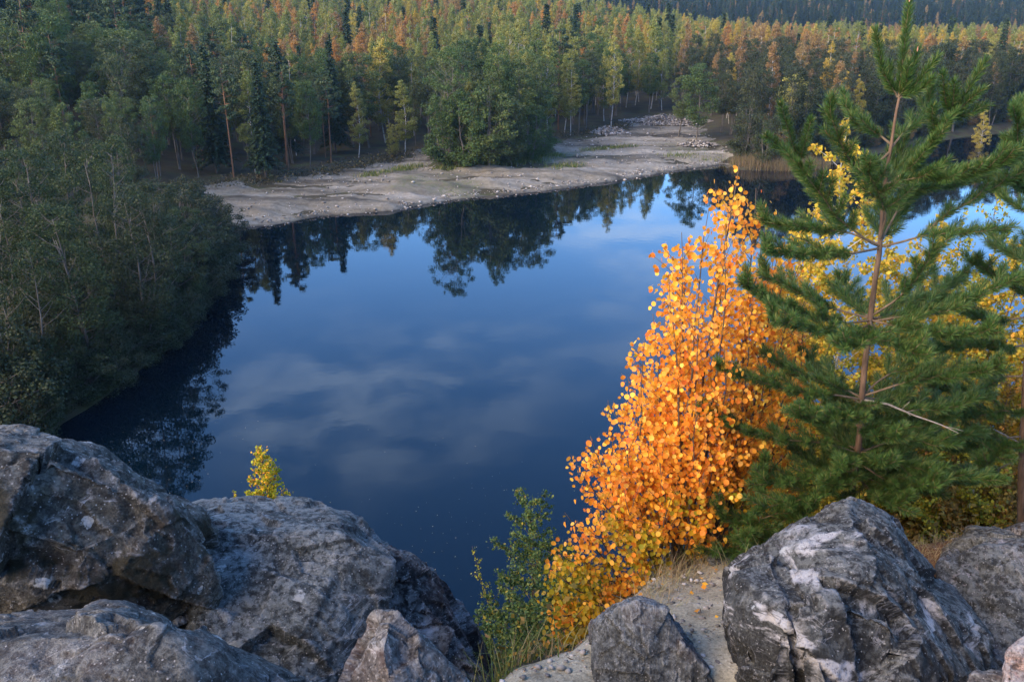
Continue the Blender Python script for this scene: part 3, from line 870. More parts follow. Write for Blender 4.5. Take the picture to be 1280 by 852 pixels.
def scots(seed, h, leaf, n_leaf):
    r = np.random.default_rng(seed)
    tb = Tubes(6)
    pts = np.array([[0, 0, -0.4], [r.normal() * .1, r.normal() * .1, h * .35], [r.normal() * .2, r.normal() * .2, h * .7], [r.normal() * .25, r.normal() * .25, h * .96]])
    tb.add(pts, [0.16, 0.12, 0.08, 0.02])
    C, CR = [], []
    for i in range(34):
        t = r.uniform(0, 1) ** 0.8
        z = h * (0.50 + 0.48 * t); a = r.uniform(0, 6.28); l = (0.5 + 1.75 * math.sin(math.pi * (0.15 + 0.80 * t)) * r.uniform(0.4, 1))
        p0 = np.array([np.interp(z, pts[:, 2], pts[:, 0]), np.interp(z, pts[:, 2], pts[:, 1]), z - 0.3])
        p = p0 + np.array([math.cos(a) * l, math.sin(a) * l, 0.35 * l])
        tb.add(np.array([p0, (p0 + p) / 2 + [0, 0, -0.05], p]), [0.04, 0.025, 0.01], 4)
        C.append(p); CR.append(r.uniform(0.45, 0.85))
    for i in range(10):
        z = h * r.uniform(0.12, 0.5); a = r.uniform(0, 6.28); l = r.uniform(0.4, 1.2)
        tb.add(np.array([[0, 0, z], [math.cos(a) * l, math.sin(a) * l, z + 0.1 * l]]), [0.02, 0.006], 3)
    C, CR = np.array(C), np.array(CR)
    idx = r.integers(len(C), size=n_leaf)
    d = rand_dirs(n_leaf, r) * (r.uniform(0, 1, n_leaf) ** 0.4)[:, None]; d[:, 2] *= 0.55
    pos = C[idx] + d * CR[idx][:, None]
    V, Fq = cards(pos, rand_dirs(n_leaf, r) + [0, 0, 0.4], leaf * r.uniform(0.7, 1.3, n_leaf), r, aspect=0.4, up=d + [0, 0, 0.6])
    return tb, V, Fq

PROTO = {}
def proto(kind, gen, bark, leafm):
    tb, V, Fq = gen
    PROTO.setdefault(kind, []).append((tb.mesh('trunk', bark), make_mesh('crown', V, Fq, leafm), float(V[:, 2].max()), float(np.abs(V[:, :2]).max())))

for s in range(5):
    proto('alder', broadleaf(100 + s, 18.5, (0.22, 0.36, 0.30, 0.42, 0.26)[s], (2.5, 3.1, 2.8, 2.6, 3.2)[s], 0.25, 8600, 96, peak=(0.5, 0.62, 0.55, 0.66, 0.5)[s], cl=(0.5, 1.25), r0=0.14, forks=(1, 2, 1, 3, 2)[s]), B_grey, L_obj)
for s in range(3):
    proto('bushy', broadleaf(120 + s, 12.0, 0.06, 3.1, 0.27, 7000, 95, peak=0.45, r0=0.12, forks=3), B_grey, L_obj)
for s in range(4):
    proto('birch', broadleaf(140 + s, 19.0, (0.22, 0.30, 0.18, 0.26)[s], (2.0, 2.4, 2.2, 1.8)[s], 0.23, 7400, 84, peak=0.34, cl=(0.45, 0.95), r0=0.12, point=(0.8, 0.65, 0.9, 0.75)[s]), B_birch, L_obj)
for s in range(3):
    proto('spruce', spruce(160 + s, 17.5, 2.9, 44, 0.70), B_spruce, L_needle)
for s in range(3):
    proto('pine', scots(170 + s, 16.5, 0.42, 2600), B_pine, L_needle)
for s in range(3):
    proto('bank', broadleaf(180 + s, 15.0, 0.10, 2.7, 0.16, 15000, 105, peak=0.45, cl=(0.45, 0.95), r0=0.12, forks=2), B_grey, L_obj)

def place(kind, i, x, y, h, rz, color, name, label, cat, group, wide=1.0):
    tr, cr, h0, r0 = PROTO[kind][i % len(PROTO[kind])]
    z = hz(x, y)
    o = thing(name, label, cat, (x, y, z - 0.1), group)
    s = h / h0
    o.rotation_euler = (0, 0, rz)
    o.scale = (s * wide, s * wide, s)
    t = obj('trunk', tr, o); c = obj('crown', cr, o)
    c.color = (*color, 1)
    return o

PAL = {
    'alder': [(0.060, 0.100, 0.028), (0.076, 0.120, 0.032), (0.098, 0.130, 0.036), (0.070, 0.092, 0.034)],
    'darkalder': [(0.044, 0.058, 0.024), (0.052, 0.070, 0.028), (0.064, 0.074, 0.032)],
    'green_birch': [(0.21, 0.23, 0.055), (0.17, 0.20, 0.05), (0.25, 0.25, 0.06)],
    'yellow_birch': [(0.36, 0.295, 0.055), (0.29, 0.275, 0.06), (0.42, 0.30, 0.05)],
    'orange_birch': [(0.42, 0.225, 0.055), (0.38, 0.22, 0.06), (0.36, 0.185, 0.05)],
    'brown_birch': [(0.27, 0.175, 0.065), (0.25, 0.155, 0.06), (0.29, 0.20, 0.07)],
    'spruce': [(0.028, 0.052, 0.024), (0.034, 0.060, 0.026)],
    'pine': [(0.044, 0.070, 0.030), (0.052, 0.078, 0.030)],
}
LOOK = {'alder': 'dark green alder', 'darkalder': 'dull dark green alder', 'green_birch': 'yellow-green birch', 'yellow_birch': 'bright yellow birch',
        'orange_birch': 'orange autumn birch', 'brown_birch': 'brownish orange birch', 'spruce': 'dark narrow spruce', 'pine': 'tall reddish-trunked pine'}
SHAPE = {'alder': 'alder', 'darkalder': 'alder', 'green_birch': 'birch', 'yellow_birch': 'birch', 'orange_birch': 'birch', 'brown_birch': 'birch', 'spruce': 'spruce', 'pine': 'pine'}
NAME = {'alder': 'alder_tree', 'birch': 'birch_tree', 'spruce': 'spruce_tree', 'pine': 'pine_tree'}

# ---- left bank, close by, and the thicket on the shore: placed one by one
r = np.random.default_rng(21)
bank = [(52, 505, 9.5, 0), (118, 478, 11.5, 0), (178, 440, 12.5, 0), (232, 392, 12.0, 0), (258, 352, 12.0, 0), (262, 318, 11.0, 0),
        (-25, 500, 11.0, 3), (20, 460, 13.0, 3), (95, 430, 15.5, 4), (150, 400, 16.0, 4), (195, 372, 15.0, 4), (232, 345, 14.0, 4), (245, 318, 13.0, 3),
        (-50, 440, 14.0, 8), (20, 400, 15.0, 8), (70, 380, 15.5, 8), (115, 360, 16.5, 7), (165, 340, 15.5, 7), (210, 318, 15.0, 7),
        (-40, 350, 16, 0), (40, 320, 16, 0), (90, 310, 16.5, 0), (140, 300, 16, 0), (195, 290, 16, 0), (-60, 300, 17, 0), (10, 285, 17, 0), (230, 285, 15, 0)]
BANK_LBL = ['low dark alder overhanging the water just behind the brown boulder', 'dark alder with drooping boughs over the water on the left bank', 'bushy alder leaning over the left bank water line',
            'alder at the bulge of the left bank beside the mirrored sky', 'alder at the tip of the left bank thicket', 'last alder of the left bank next to the gravel shore']
for k, (px, py, h, back) in enumerate(bank):
    p = G(px, py, 0.5)
    c = [(0.036, 0.056, 0.018), (0.044, 0.065, 0.021), (0.040, 0.054, 0.021), (0.050, 0.072, 0.022)][k % 4]
    ty_ = np.interp(px, [-60, 20, 60, 110, 150, 195, 240, 270], [235, 215, 178, 165, 172, 225, 248, 300])
    h = min(h * 1.15, 24.3 - p[1] * math.tan(PITCH - math.atan((426 - ty_) / F)) + r.uniform(-2.2, 0.6))
    ps = 'above the brown boulder' if px < 45 else 'at its tallest crown' if px < 135 else 'right of its tallest crown' if px < 200 else 'near the gravel shore'
    lab = BANK_LBL[k] if k < len(BANK_LBL) else (('pale-stemmed alder in the second rank on the left bank, ' if k < 13 else 'tall alder in the third rank on the left bank, ' if k < 19 else 'alder at the back of the left bank thicket, ') + ps)
    place('bank', k, p[0], p[1], h, r.uniform(0, 6.28), c, 'alder_tree', lab, 'tree', 'alders of the left bank', wide=r.uniform(0.95, 1.2))

for s in range(3):
    proto('lowbush', broadleaf(190 + s, 5.0, 0.0, 2.4, 0.15, 8000, 75, peak=0.4, cl=(0.4, 0.8), r0=0.05, forks=4), B_grey, L_obj)
edge_ = along(np.array([np.r_[g2(a, b), 0] for a, b in [(20, 575)] + LEFT_PX + [(275, 292)]]), np.linspace(0.02, 0.98, 30))
for k, q in enumerate(edge_):
    for row in range(2):
        h = r.uniform(3.6, 5.6) + row * 2.0
        if row and k % 2: continue
        place('lowbush', k + row, q[0] - 1.3 - row * 2.6 + r.normal() * 0.5, q[1] + r.normal() * 0.6, h, r.uniform(0, 6.28), [(0.034, 0.046, 0.018), (0.040, 0.054, 0.021), (0.044, 0.052, 0.023)][(k + row) % 3], 'alder_bush',
              ['low alder bush over the left bank water, ', 'taller alder bush behind the left bank water line, '][row] + ('next to the brown boulder' if k < 7 else 'below the tallest crown' if k < 15 else 'at the bulge of the bank' if k < 23 else 'near the gravel shore'), 'bush', 'bushes along the left bank', wide=r.uniform(1.0, 1.3))

isl = [(555, 214, 11.5, 'bushy thicket tree at the left end of the shore island'), (583, 214, 13.0, 'dense alder second from the left in the shore thicket'),
       (612, 213, 13.5, 'tallest dense alder in the middle of the shore thicket'), (640, 210, 12.0, 'dense alder right of the middle of the shore thicket'),
       (664, 206, 10.0, 'low bushy alder near the right end of the shore thicket'), (680, 200, 7.5, 'small rounded bush ending the shore thicket on the right')]
for k, (px, py, h, lab) in enumerate(isl):
    p = G(px, py, 1.0)
    place('bushy', k, p[0], p[1], h, r.uniform(0, 6.28), PAL['alder'][k % 4], 'alder_tree', lab, 'tree', 'thicket on the gravel shore', wide=1.1)
for k, (px, py, h) in enumerate([(570, 205, 12.5), (600, 203, 13.5), (630, 200, 13.0), (655, 196, 11.5)]):
    p = G(px, py, 1.0)
    place('bushy', k + 1, p[0], p[1], h, r.uniform(0, 6.28), PAL['alder'][(k + 1) % 4], 'alder_tree', 'alder in the second rank of the shore thicket', 'tree', 'thicket on the gravel shore', wide=1.05)

rs = along(np.array([np.r_[g2(a, b), 0] for a, b in [(975, 207), (1010, 204), (1050, 197), (1110, 184), (1200, 166), (1290, 157)]]), np.linspace(0, 1, 34))
for k, q in enumerate(rs):
    place('bushy', k + 1, q[0] - 1.5 + r.normal() * 0.4, q[1] + 2.8 + r.uniform(0, 1.2), r.uniform(6, 9), r.uniform(0, 6.28), PAL['darkalder'][(k + 1) % 3], 'shore_bush',
          'taller dark bush in the second rank on the far right shore', 'bush', 'bushes along the right shore', wide=1.2)
    place('bushy', k, q[0] - 0.3 + r.normal() * 0.3, q[1] + r.uniform(0.0, 0.6), r.uniform(3.5, 6.5), r.uniform(0, 6.28), PAL['darkalder'][k % 3] if k % 5 else PAL['brown_birch'][k % 3], 'shore_bush',
          'dark bush standing at the water on the far right shore' if k % 5 else 'brownish bush standing at the water on the far right shore', 'bush', 'bushes along the right shore', wide=1.15)

special = [  # px, py of the base, height, kind, shape, width, name, label
    (505, 188, 13.5, 'green_birch', 'birch', 1.45, 'birch_tree', 'olive yellow many-stemmed birch beside the track left of the shore thicket'),
    (490, 190, 6.0, 'yellow_birch', 'bushy', 0.8, 'birch_tree', 'low yellow bush at the mouth of the forest track'),
    (332, 219, 17.5, 'spruce', 'spruce', 1.0, 'spruce_tree', 'pointed green spruce standing out in the front row behind the left of the gravel shore'),
    (930, 192, 11.0, 'darkalder', 'bushy', 1.05, 'willow_bush', 'rounded grey-green bush at the right end of the gravel shore'),
    (955, 196, 9.0, 'darkalder', 'bushy', 1.0, 'willow_bush', 'lower dark bush behind the tan reeds'),
    (870, 172, 15.5, 'alder', 'alder', 1.35, 'alder_tree', 'broad round alder over the pale rubble at the end of the shore'),
    (848, 168, 13.0, 'alder', 'alder', 1.1, 'alder_tree', 'alder left of the broad round one over the rubble'),
    (985, 185, 14.0, 'yellow_birch', 'bushy', 0.85, 'birch_tree', 'rounded golden birch on the right shore'),
    (1048, 180, 14.5, 'yellow_birch', 'birch', 1.0, 'birch_tree', 'narrow yellow birch on the right shore left of the pine leader'),
    (1225, 172, 12.0, 'yellow_birch', 'birch', 1.0, 'birch_tree', 'dull yellow birch by the far right water edge'),
    (585, 150, 19.0, 'green_birch', 'birch', 0.9, 'birch_tree', 'birch with a long bare white stem above the shore thicket'),
]
SPEC = [(G(px, py, 2.0), px, py, h) for px, py, h, *_ in special]
for k, (px, py, h, pk, shp, wd, nm, lab) in enumerate(special):
    p = G(px, py, 2.0)
    place(shp, k, p[0], p[1], h, r.uniform(0, 6.28), PAL[pk][k % len(PAL[pk])], nm, lab, 'bush' if 'bush' in nm else 'tree', None, wide=wd)

# ---- the forest: candidates front to back; those that show are trees of their own, the rest is one wood
cand = []
def try_add(x, y, kind, h):
    cand.append((x, y, kind, h))
rf = np.random.default_rng(33)
y = 112.0
while y < 1450:
    sp = 5.7 if y < 240 else 6.6 + (y - 240) * 0.004
    half = y * 0.62 + 14
    xs_ = np.arange(-half, half, sp)
    xs_ = xs_ + rf.uniform(-0.42, 0.42, len(xs_)) * sp
    ys_ = y + rf.uniform(-0.42, 0.42, len(xs_)) * sp
    cand += [(a, b) for a, b in zip(xs_, ys_)]
    y += sp * (0.92 if y < 500 else 1.3)
cand = np.array(cand)
ok = (sdist(LAKE, cand[:, 0], cand[:, 1]) > 3.0) & (sdist(GRAVEL, cand[:, 0], cand[:, 1]) > 2.2)
cand = cand[ok]
# a clear track into the wood at the left of the thicket, and room round the trees placed by hand
tr = np.array([g2(528, 192, 1), g2(560, 183, 1.5), g2(620, 176, 2)])
def near_path(pts, path, d):
    o = np.zeros(len(pts), bool)
    for i in range(len(path) - 1):
        a, b = path[i], path[i + 1]; e = b - a
        t = np.clip(((pts - a) @ e) / (e @ e), 0, 1)
        o |= np.hypot(*(pts - a - t[:, None] * e).T) < d
    return o
cand = cand[~near_path(cand, tr, 3.0)]
for p, *_ in SPEC:
    cand = cand[np.hypot(cand[:, 0] - p[0], cand[:, 1] - p[1]) > 3.4]
ch = height(cand[:, 0], cand[:, 1])
cpx, cpy, cdep = proj(np.stack([cand[:, 0], cand[:, 1], ch], 1))
patch = fbm(np.stack([cand[:, 0] * 0.028, cand[:, 1] * 0.028, np.zeros(len(cand)) + 4.4], 1), 2)
patch2 = fbm(np.stack([cand[:, 0] * 0.05, cand[:, 1] * 0.05, np.zeros(len(cand)) + 9.4], 1), 2)
edge = np.minimum(sdist(GRAVEL, cand[:, 0], cand[:, 1]), sdist(LAKE, cand[:, 0], cand[:, 1]))

def pick(px, d, e, pa, pb, u):
    if px < 262 and d < 125: return 'darkalder' if u < 0.6 else 'alder'
    if d > 640:
        return 'spruce' if u < 0.72 else ('pine' if u < 0.9 else 'brown_birch')
    if px < 215 + 25 * pb and d > 200:
        return 'spruce' if u < 0.50 else ('pine' if u < 0.93 else ('orange_birch' if u < 0.97 else 'green_birch'))
    if e < 13 or d < 198:
        if px < 225: return 'alder' if u < 0.85 else 'pine'
        if px < 480: return ('alder' if u < 0.48 else 'spruce' if u < 0.54 else 'pine' if u < 0.80 else 'green_birch')
        if px < 850: return ('alder' if u < 0.62 else 'green_birch' if u < 0.90 else 'pine' if u < 0.94 else 'yellow_birch')
        return ('darkalder' if u < 0.86 else 'brown_birch' if u < 0.95 else 'yellow_birch')
    if px < 850:
        v = pa + 0.5 * (u - 0.5)
        if u < 0.035: return 'spruce'
        if v > 0.24: return 'orange_birch' if pb > -0.1 else 'brown_birch'
        if v > -0.02: return 'yellow_birch' if u > 0.55 else 'green_birch'
        if v > -0.6: return 'green_birch'
        return 'alder' if u < 0.75 else 'pine'
    if d < 262: return 'darkalder' if u < 0.85 else 'brown_birch'
    v = pa + 0.5 * (u - 0.5)
    return 'spruce' if u < 0.05 else 'brown_birch' if v > 0.16 else 'orange_birch' if v > 0.02 else 'green_birch' if u < 0.5 else 'yellow_birch'

COLN = 220
sky_top = np.full(COLN, 2000.0)       # the highest row reached so far by nearer trees, column by column
order = np.argsort(cdep)
items = []
hh0 = {'alder': 17.5, 'darkalder': 16.5, 'green_birch': 19, 'yellow_birch': 18, 'orange_birch': 18, 'brown_birch': 18, 'spruce': 21, 'pine': 20}
for j in order:
    x, yy = cand[j]
    u = rf.uniform()
    k = pick(cpx[j], cand[j, 1], edge[j], patch[j], patch2[j], u)
    h = hh0[k] * rf.uniform(0.70, 1.16)
    if cpx[j] > 850 and k in ('darkalder',): h *= 0.95
    if 215 < cpx[j] < 480 and cand[j, 1] < 215: h *= 0.86 if k in ('spruce', 'pine') else 0.92
    if cand[j, 1] > 240 and cpx[j] < 215: h *= 1.12
    if cpx[j] < 262 and cand[j, 1] < 135: h = min(h, 12.0)
    wpx = F * (2.9 if k != 'spruce' else 1.5) / cdep[j]
    ty = proj(np.array([x, yy, ch[j] + h]))[1]
    c0 = int((cpx[j] - wpx + 60) / 1400 * COLN); c1 = int((cpx[j] + wpx + 60) / 1400 * COLN) + 1
    c0, c1 = max(c0, 0), min(c1, COLN)
    vis = 0.0
    if c1 > c0 and -40 < cpx[j] < 1320 and cpy[j] > -5:
        seg = sky_top[c0:c1]
        vis = float(np.clip(np.minimum(seg, cpy[j]) - max(ty, 0.0), 0, None).mean() * 2 * wpx)
        sky_top[c0:c1] = np.minimum(seg, ty + 0.18 * max(cpy[j] - ty, 0))
    items.append((vis, j, k, h))
MAXN = {'alder': 160, 'birch': 150, 'spruce': 70, 'pine': 80}
items.sort(key=lambda a: -a[0])
cnt = {}
wood = []
SRC = {}
for vis, j, k, h in items:
    s = SHAPE[k]
    x, yy = cand[j]
    if vis > 60 and cnt.get(s, 0) < MAXN[s] and yy < 420:
        cnt[s] = cnt.get(s, 0) + 1
        X = cpx[j]
        front = edge[j] < 10
        side = (('at the left edge' if X < 80 else 'above the highest left bank crown' if X < 170 else 'above the right of the left bank' if X < 245 else 'beside the left bank' if X < 325 else 'above the narrow left of the gravel shore' if X < 400 else 'left of the forest track') if X < 480 else
                ('behind the left half of the shore thicket' if X < 600 else 'behind the right half of the shore thicket') if X < 690 else
                ('by the grey gravel heap' if X < 780 else 'by the long pale rubble heap') if X < 850 else
                ('above the tan reeds' if X < 1000 else 'behind the pine leader' if X < 1170 else 'near the right edge'))
        where = ('on the left bank behind the near thicket' if X < 262 and yy < 125 else
                 'on the dark wooded slope at the upper left' if X < 215 and yy > 200 else
                 ('in the first row ' if front else 'behind the first row ') + side if (edge[j] < 13 or yy < 198) else
                 'high on the hillside ' + side if yy > 300 else 'low on the hillside ' + side)
        o = place(s, int(rf.integers(9)), x, yy, h, rf.uniform(0, 6.28), PAL[k][int(rf.integers(len(PAL[k])))], NAME[s],
                  LOOK[k] + ' ' + where, 'tree', {'alder': 'alders', 'birch': 'birches', 'spruce': 'spruces', 'pine': 'pines'}[s] + ' of the forest ' + where, wide=rf.uniform(0.78, 1.22))
        SRC.setdefault(s, o)
    else:
        wood.append((x, yy, ch[j], k, h))

# the rest of the wood, past counting: one object whose trees repeat the shapes of those in front
kinds = ['alder', 'darkalder', 'green_birch', 'yellow_birch', 'orange_birch', 'brown_birch', 'spruce', 'pine']
WV = np.array([(a, b, c - 0.1) for a, b, c, *_ in wood])
wm = bpy.data.meshes.new('far_forest')
wm.vertices.add(len(WV)); wm.vertices.foreach_set('co', WV.astype(np.float32).ravel())
for an, dat in (('size', [h / PROTO[SHAPE[k]][0][2] for *_, k, h in wood]), ('turn', rf.uniform(0, 6.28, len(wood))), ('sort', [kinds.index(k) for *_, k, h in wood])):
    a = wm.attributes.new(an, 'FLOAT', 'POINT'); a.data.foreach_set('value', np.asarray(dat, np.float32))
far = obj('far_forest', wm)
tag(far, 'mixed autumn forest covering the hills beyond the lake', kind='stuff')
ng = bpy.data.node_groups.new('forest_spread', 'GeometryNodeTree')
ng.interface.new_socket('Geometry', in_out='INPUT', socket_type='NodeSocketGeometry')
ng.interface.new_socket('Geometry', in_out='OUTPUT', socket_type='NodeSocketGeometry')
gi, go = ng.nodes.new('NodeGroupInput'), ng.nodes.new('NodeGroupOutput')
jn = ng.nodes.new('GeometryNodeJoinGeometry')
def named(a):
    n = ng.nodes.new('GeometryNodeInputNamedAttribute'); n.data_type = 'FLOAT'; n.inputs['Name'].default_value = a; return n.outputs['Attribute']
a_size, a_turn, a_sort = named('size'), named('turn'), named('sort')
cr_ = ng.nodes.new('ShaderNodeCombineXYZ'); ng.links.new(a_turn, cr_.inputs['Z'])
for q, k in enumerate(kinds):
    s = SHAPE[k]
    fm = leaf_mat(k + '_far_foliage', [(i / len(PAL[k]), c) for i, c in enumerate(PAL[k])], source='tree', translucent=0.3, var=0.4)
    cmpn = ng.nodes.new('FunctionNodeCompare'); cmpn.data_type = 'FLOAT'; cmpn.operation = 'EQUAL'
    ng.links.new(a_sort, cmpn.inputs['A']); cmpn.inputs['B'].default_value = q; cmpn.inputs['Epsilon'].default_value = 0.1
    tj = ng.nodes.new('GeometryNodeJoinGeometry')
    kids = {c.name.split('.')[0]: c for c in SRC[s].children}
    for part in ('trunk', 'crown'):
        oi = ng.nodes.new('GeometryNodeObjectInfo'); oi.transform_space = 'ORIGINAL'; oi.inputs['Object'].default_value = kids[part]
        g_ = oi.outputs['Geometry']
        if part == 'crown':
            sm = ng.nodes.new('GeometryNodeSetMaterial'); sm.inputs['Material'].default_value = fm
            ng.links.new(g_, sm.inputs['Geometry']); g_ = sm.outputs[0]
        ng.links.new(g_, tj.inputs[0])
    gti = ng.nodes.new('GeometryNodeGeometryToInstance'); ng.links.new(tj.outputs[0], gti.inputs[0])
    ip = ng.nodes.new('GeometryNodeInstanceOnPoints')
    ng.links.new(gi.outputs[0], ip.inputs['Points']); ng.links.new(cmpn.outputs['Result'], ip.inputs['Selection'])
    ng.links.new(gti.outputs[0], ip.inputs['Instance']); ng.links.new(cr_.outputs[0], ip.inputs['Rotation']); ng.links.new(a_size, ip.inputs['Scale'])
    ng.links.new(ip.outputs[0], jn.inputs[0])
ng.links.new(jn.outputs[0], go.inputs[0])
far.modifiers.new('forest', 'NODES').node_group = ng
print('forest:', cnt, 'wood', len(wood))

# ------------------------------------------------------------------ near plants
def bez(p0, p1, sag, n=8, r=None, jit=0.0):
    p0, p1 = np.asarray(p0, float), np.asarray(p1, float)
    t = np.linspace(0, 1, n)[:, None]
    pts = p0 * (1 - t) + p1 * t + 4 * t * (1 - t) * np.asarray(sag, float)
    if jit and r is not None:
        pts[1:-1] += r.normal(size=(n - 2, 3)) * jit
    return pts

# ---- the orange aspen
ASP = [(0.00, (0.62, 0.20, 0.02)), (0.14, (0.84, 0.30, 0.025)), (0.5, (0.89, 0.375, 0.035)), (0.8, (0.91, 0.43, 0.05)), (0.95, (0.87, 0.50, 0.09)), (1.0, (0.45, 0.15, 0.03))]
L_asp = leaf_mat('aspen_leaf', ASP, source='leaf', translucent=0.48, var=0.14, rough=0.5)
L_asp_g = leaf_mat('aspen_leaf_turning', [(0, (0.30, 0.26, 0.02)), (0.5, (0.45, 0.32, 0.02)), (1, (0.62, 0.30, 0.02))], source='leaf', translucent=0.35, var=0.15, rough=0.5)
L_asp_o = leaf_mat('aspen_single_leaf', ASP, source='tree', translucent=0.48, var=0.10, rough=0.5)
B_asp = bark_mat('aspen_bark', (0.05, 0.035, 0.025), (0.11, 0.08, 0.055), 20)

def leaf_shape():
    """a round aspen leaf with a short tip and a stalk, stem end at the origin, hanging along -Z, facing +Y"""
    th = np.linspace(0, 2 * math.pi, 10, endpoint=False)
    x = 0.5 * np.sin(th); z = 0.46 * np.cos(th)
    z[5] -= 0.07
    yb = 0.10 * (x ** 2) * 4 * 0.5 + 0.05 * z
    rim = np.stack([x, yb, z - 0.86], 1)
    ctr = np.array([[0, -0.02, -0.86]])
    stalk = np.array([[-0.012, 0, 0], [0.012, 0, 0], [0.012, 0, -0.42], [-0.012, 0, -0.42]])
    V = np.concatenate([rim, ctr, stalk])
    T = np.array([[10, (i + 1) % 10, i] for i in range(10)])
    Q = np.array([[11, 12, 13, 14]])
    return V, T, Q

def aspen():
    r = np.random.default_rng(5)
    base_px = [(835, 722), (850, 715), (870, 708), (818, 735), (890, 700), (842, 726), (862, 712), (800, 748)]
    tips = [  # px, py, distance, which base
        (925, 203, 6.3, 1), (886, 262, 6.1, 0), (852, 290, 6.0, 0), (960, 268, 6.6, 2), (905, 300, 5.8, 1), (836, 345, 6.0, 0), (985, 330, 6.8, 4),
        (940, 350, 6.2, 2), (875, 370, 5.7, 0), (806, 425, 5.9, 3), (1005, 405, 6.9, 4), (970, 430, 6.4, 4), (905, 430, 5.6, 6), (840, 450, 6.3, 5),
        (772, 510, 5.8, 3), (738, 545, 5.6, 3), (800, 500, 6.2, 5), (1010, 490, 6.8, 4), (960, 520, 6.1, 6), (870, 500, 5.5, 5), (910, 540, 5.6, 6),
        (760, 570, 5.9, 3), (722, 590, 5.6, 3), (1000, 560, 6.5, 4), (820, 560, 5.5, 0), (706, 640, 5.5, 7), (694, 685, 5.4, 7), (745, 640, 5.3, 7),
        (940, 600, 6.0, 4), (985, 610, 6.4, 4), (880, 590, 5.4, 2), (780, 610, 5.4, 3), (690, 762, 5.2, 7), (720, 735, 5.2, 7), (715, 690, 5.6, 7),
        (840, 620, 5.4, 0), (915, 650, 5.8, 4), (960, 655, 6.2, 4), (745, 770, 5.15, 7), (875, 640, 5.5, 2), (800, 660, 5.3, 3), (710, 800, 4.9, 7), (684, 768, 4.9, 7), (700, 785, 4.85, 7), (728, 752, 4.9, 7), (738, 775, 4.85, 7), (722, 795, 4.8, 7), (760, 500, 6.2, 3), (785, 470, 6.4, 5), (816, 392, 6.3, 0), (744, 600, 6.0, 3), (985, 290, 7.0, 4), (1012, 360, 7.0, 4), (860, 330, 6.6, 5), (930, 290, 6.9, 2), (970, 300, 6.9, 4), (1000, 330, 7.1, 4), (990, 450, 7.0, 4), (1018, 520, 6.9, 4), (830, 400, 6.5, 5), (855, 310, 6.7, 5), (905, 245, 6.7, 1), (945, 235, 6.8, 2), (700, 720, 5.1, 7), (1000, 620, 6.3, 4), (1010, 450, 6.7, 4), (990, 380, 6.7, 4), (1015, 580, 6.5, 4)]
    root = thing('aspen_shrub', 'orange aspen shrub of many thin stems on the sandy edge left of the pine', 'shrub', (0, 0, 0))
    bx = P(845, 718, 5.75); z0 = hz(bx[0], bx[1]); org = np.array([bx[0], bx[1], z0])
    root.location = org
    twigs = []
    hv = [hz(*P(px, py, 5.75)[:2]) for px, py in base_px]
    for k, (px, py, Y, b) in enumerate(tips):
        pb = P(*base_px[b], 5.75); pb = np.array([pb[0] + r.normal() * .05, pb[1] + r.normal() * .05, hv[b] - 0.05])
        pt = P(px, py, Y)
        L = np.linalg.norm(pt - pb)
        out = pt - pb; out[2] = 0
        path = bez(pb, pt, out * 0.10 + r.normal(size=3) * 0.03 * L - [0, 0, 0.02], 12, r, 0.008)
        tb = Tubes(5)
        tb.add(path - org, np.linspace(0.004 + 0.0045 * L, 0.0022, 12), 5)
        # side twigs
        nt = int(5 + L * 7)
        tw = [path[4:]]
        for i in range(nt):
            u = r.uniform(0.18, 0.93)
            p = along(path, [u])[0]; d = unit(along(path, [min(u + 0.05, 1)])[0] - p)
            s = unit(np.cross(d, rand_dirs(1, r)[0]))
            l = r.uniform(0.12, 0.44) * (1.15 - 0.75 * u) * (0.7 + 0.25 * L)
            e = p + (d * 0.75 + s * 0.75) * l
            q = bez(p, e, -s * 0.06 * l, 5)
            tb.add(q - org, np.linspace(0.003, 0.0013, 5), 4)
            tw.append(q)
        obj('stem', tb.mesh('stem', B_asp), root)
        twigs.append((tw, L))
    pos, sz, green = [], [], []
    for tw, L in twigs:
        for q in tw:
            ln = np.linalg.norm(np.diff(q, axis=0), axis=1).sum()
            n = max(4, int(ln * (27 if q is tw[0] else 76) * r.uniform(0.6, 1.2)))
            uu = r.uniform(0.08 if q is tw[0] else 0.15, 1.0, n) ** 0.85
            pos.append(along(q, uu) + r.normal(size=(n, 3)) * 0.036)
    pos = np.concatenate(pos)
    n = len(pos)
    sz = 0.021 + 0.022 * r.uniform(0, 1, n) ** 0.9
    lv, lt, lq = leaf_shape()
    # sparser towards the tips
    # each leaf hangs from its stalk, turned towards the open side in front
    out = unit(pos - (org + [0, 0.4, 0.9]))
    face = unit(np.stack([r.normal(size=n) * 0.8 + 0.5 * out[:, 0], -np.abs(r.normal(size=n)) * 0.9 - 0.25, r.normal(size=n) * 0.45 + 0.25], 1))
    hang = unit(np.stack([r.normal(size=n) * 0.55 + 0.4 * out[:, 0], r.normal(size=n) * 0.35, -np.ones(n)], 1))
    hang = unit(hang - face * np.sum(hang * face, 1)[:, None])
    side = np.cross(hang, face)
    pxs, pys, _ = proj(pos)
    gpat = pn(np.stack([pxs * 0.02, pys * 0.02, np.zeros(n)], 1)) + r.normal(size=n) * 0.25
    low = sstep(560, 690, pys)
    is_g = (gpat + low * 0.95) > 0.85
    # the 300 leaves nearest the camera are pieces of their own
    dist = np.linalg.norm(pos - [0, 0, CAMZ], axis=1)
    first = np.argsort(dist + r.uniform(0, 0.5, n))[:300]
    me1 = []
    for kk in range(6):
        V = lv * np.array([1 - 0.14 * (kk % 2), 1 + 2.0 * (kk % 3), 1])
        me1.append(make_mesh('leaf', V, [lt, lq], L_asp_g if kk >= 4 else L_asp_o))
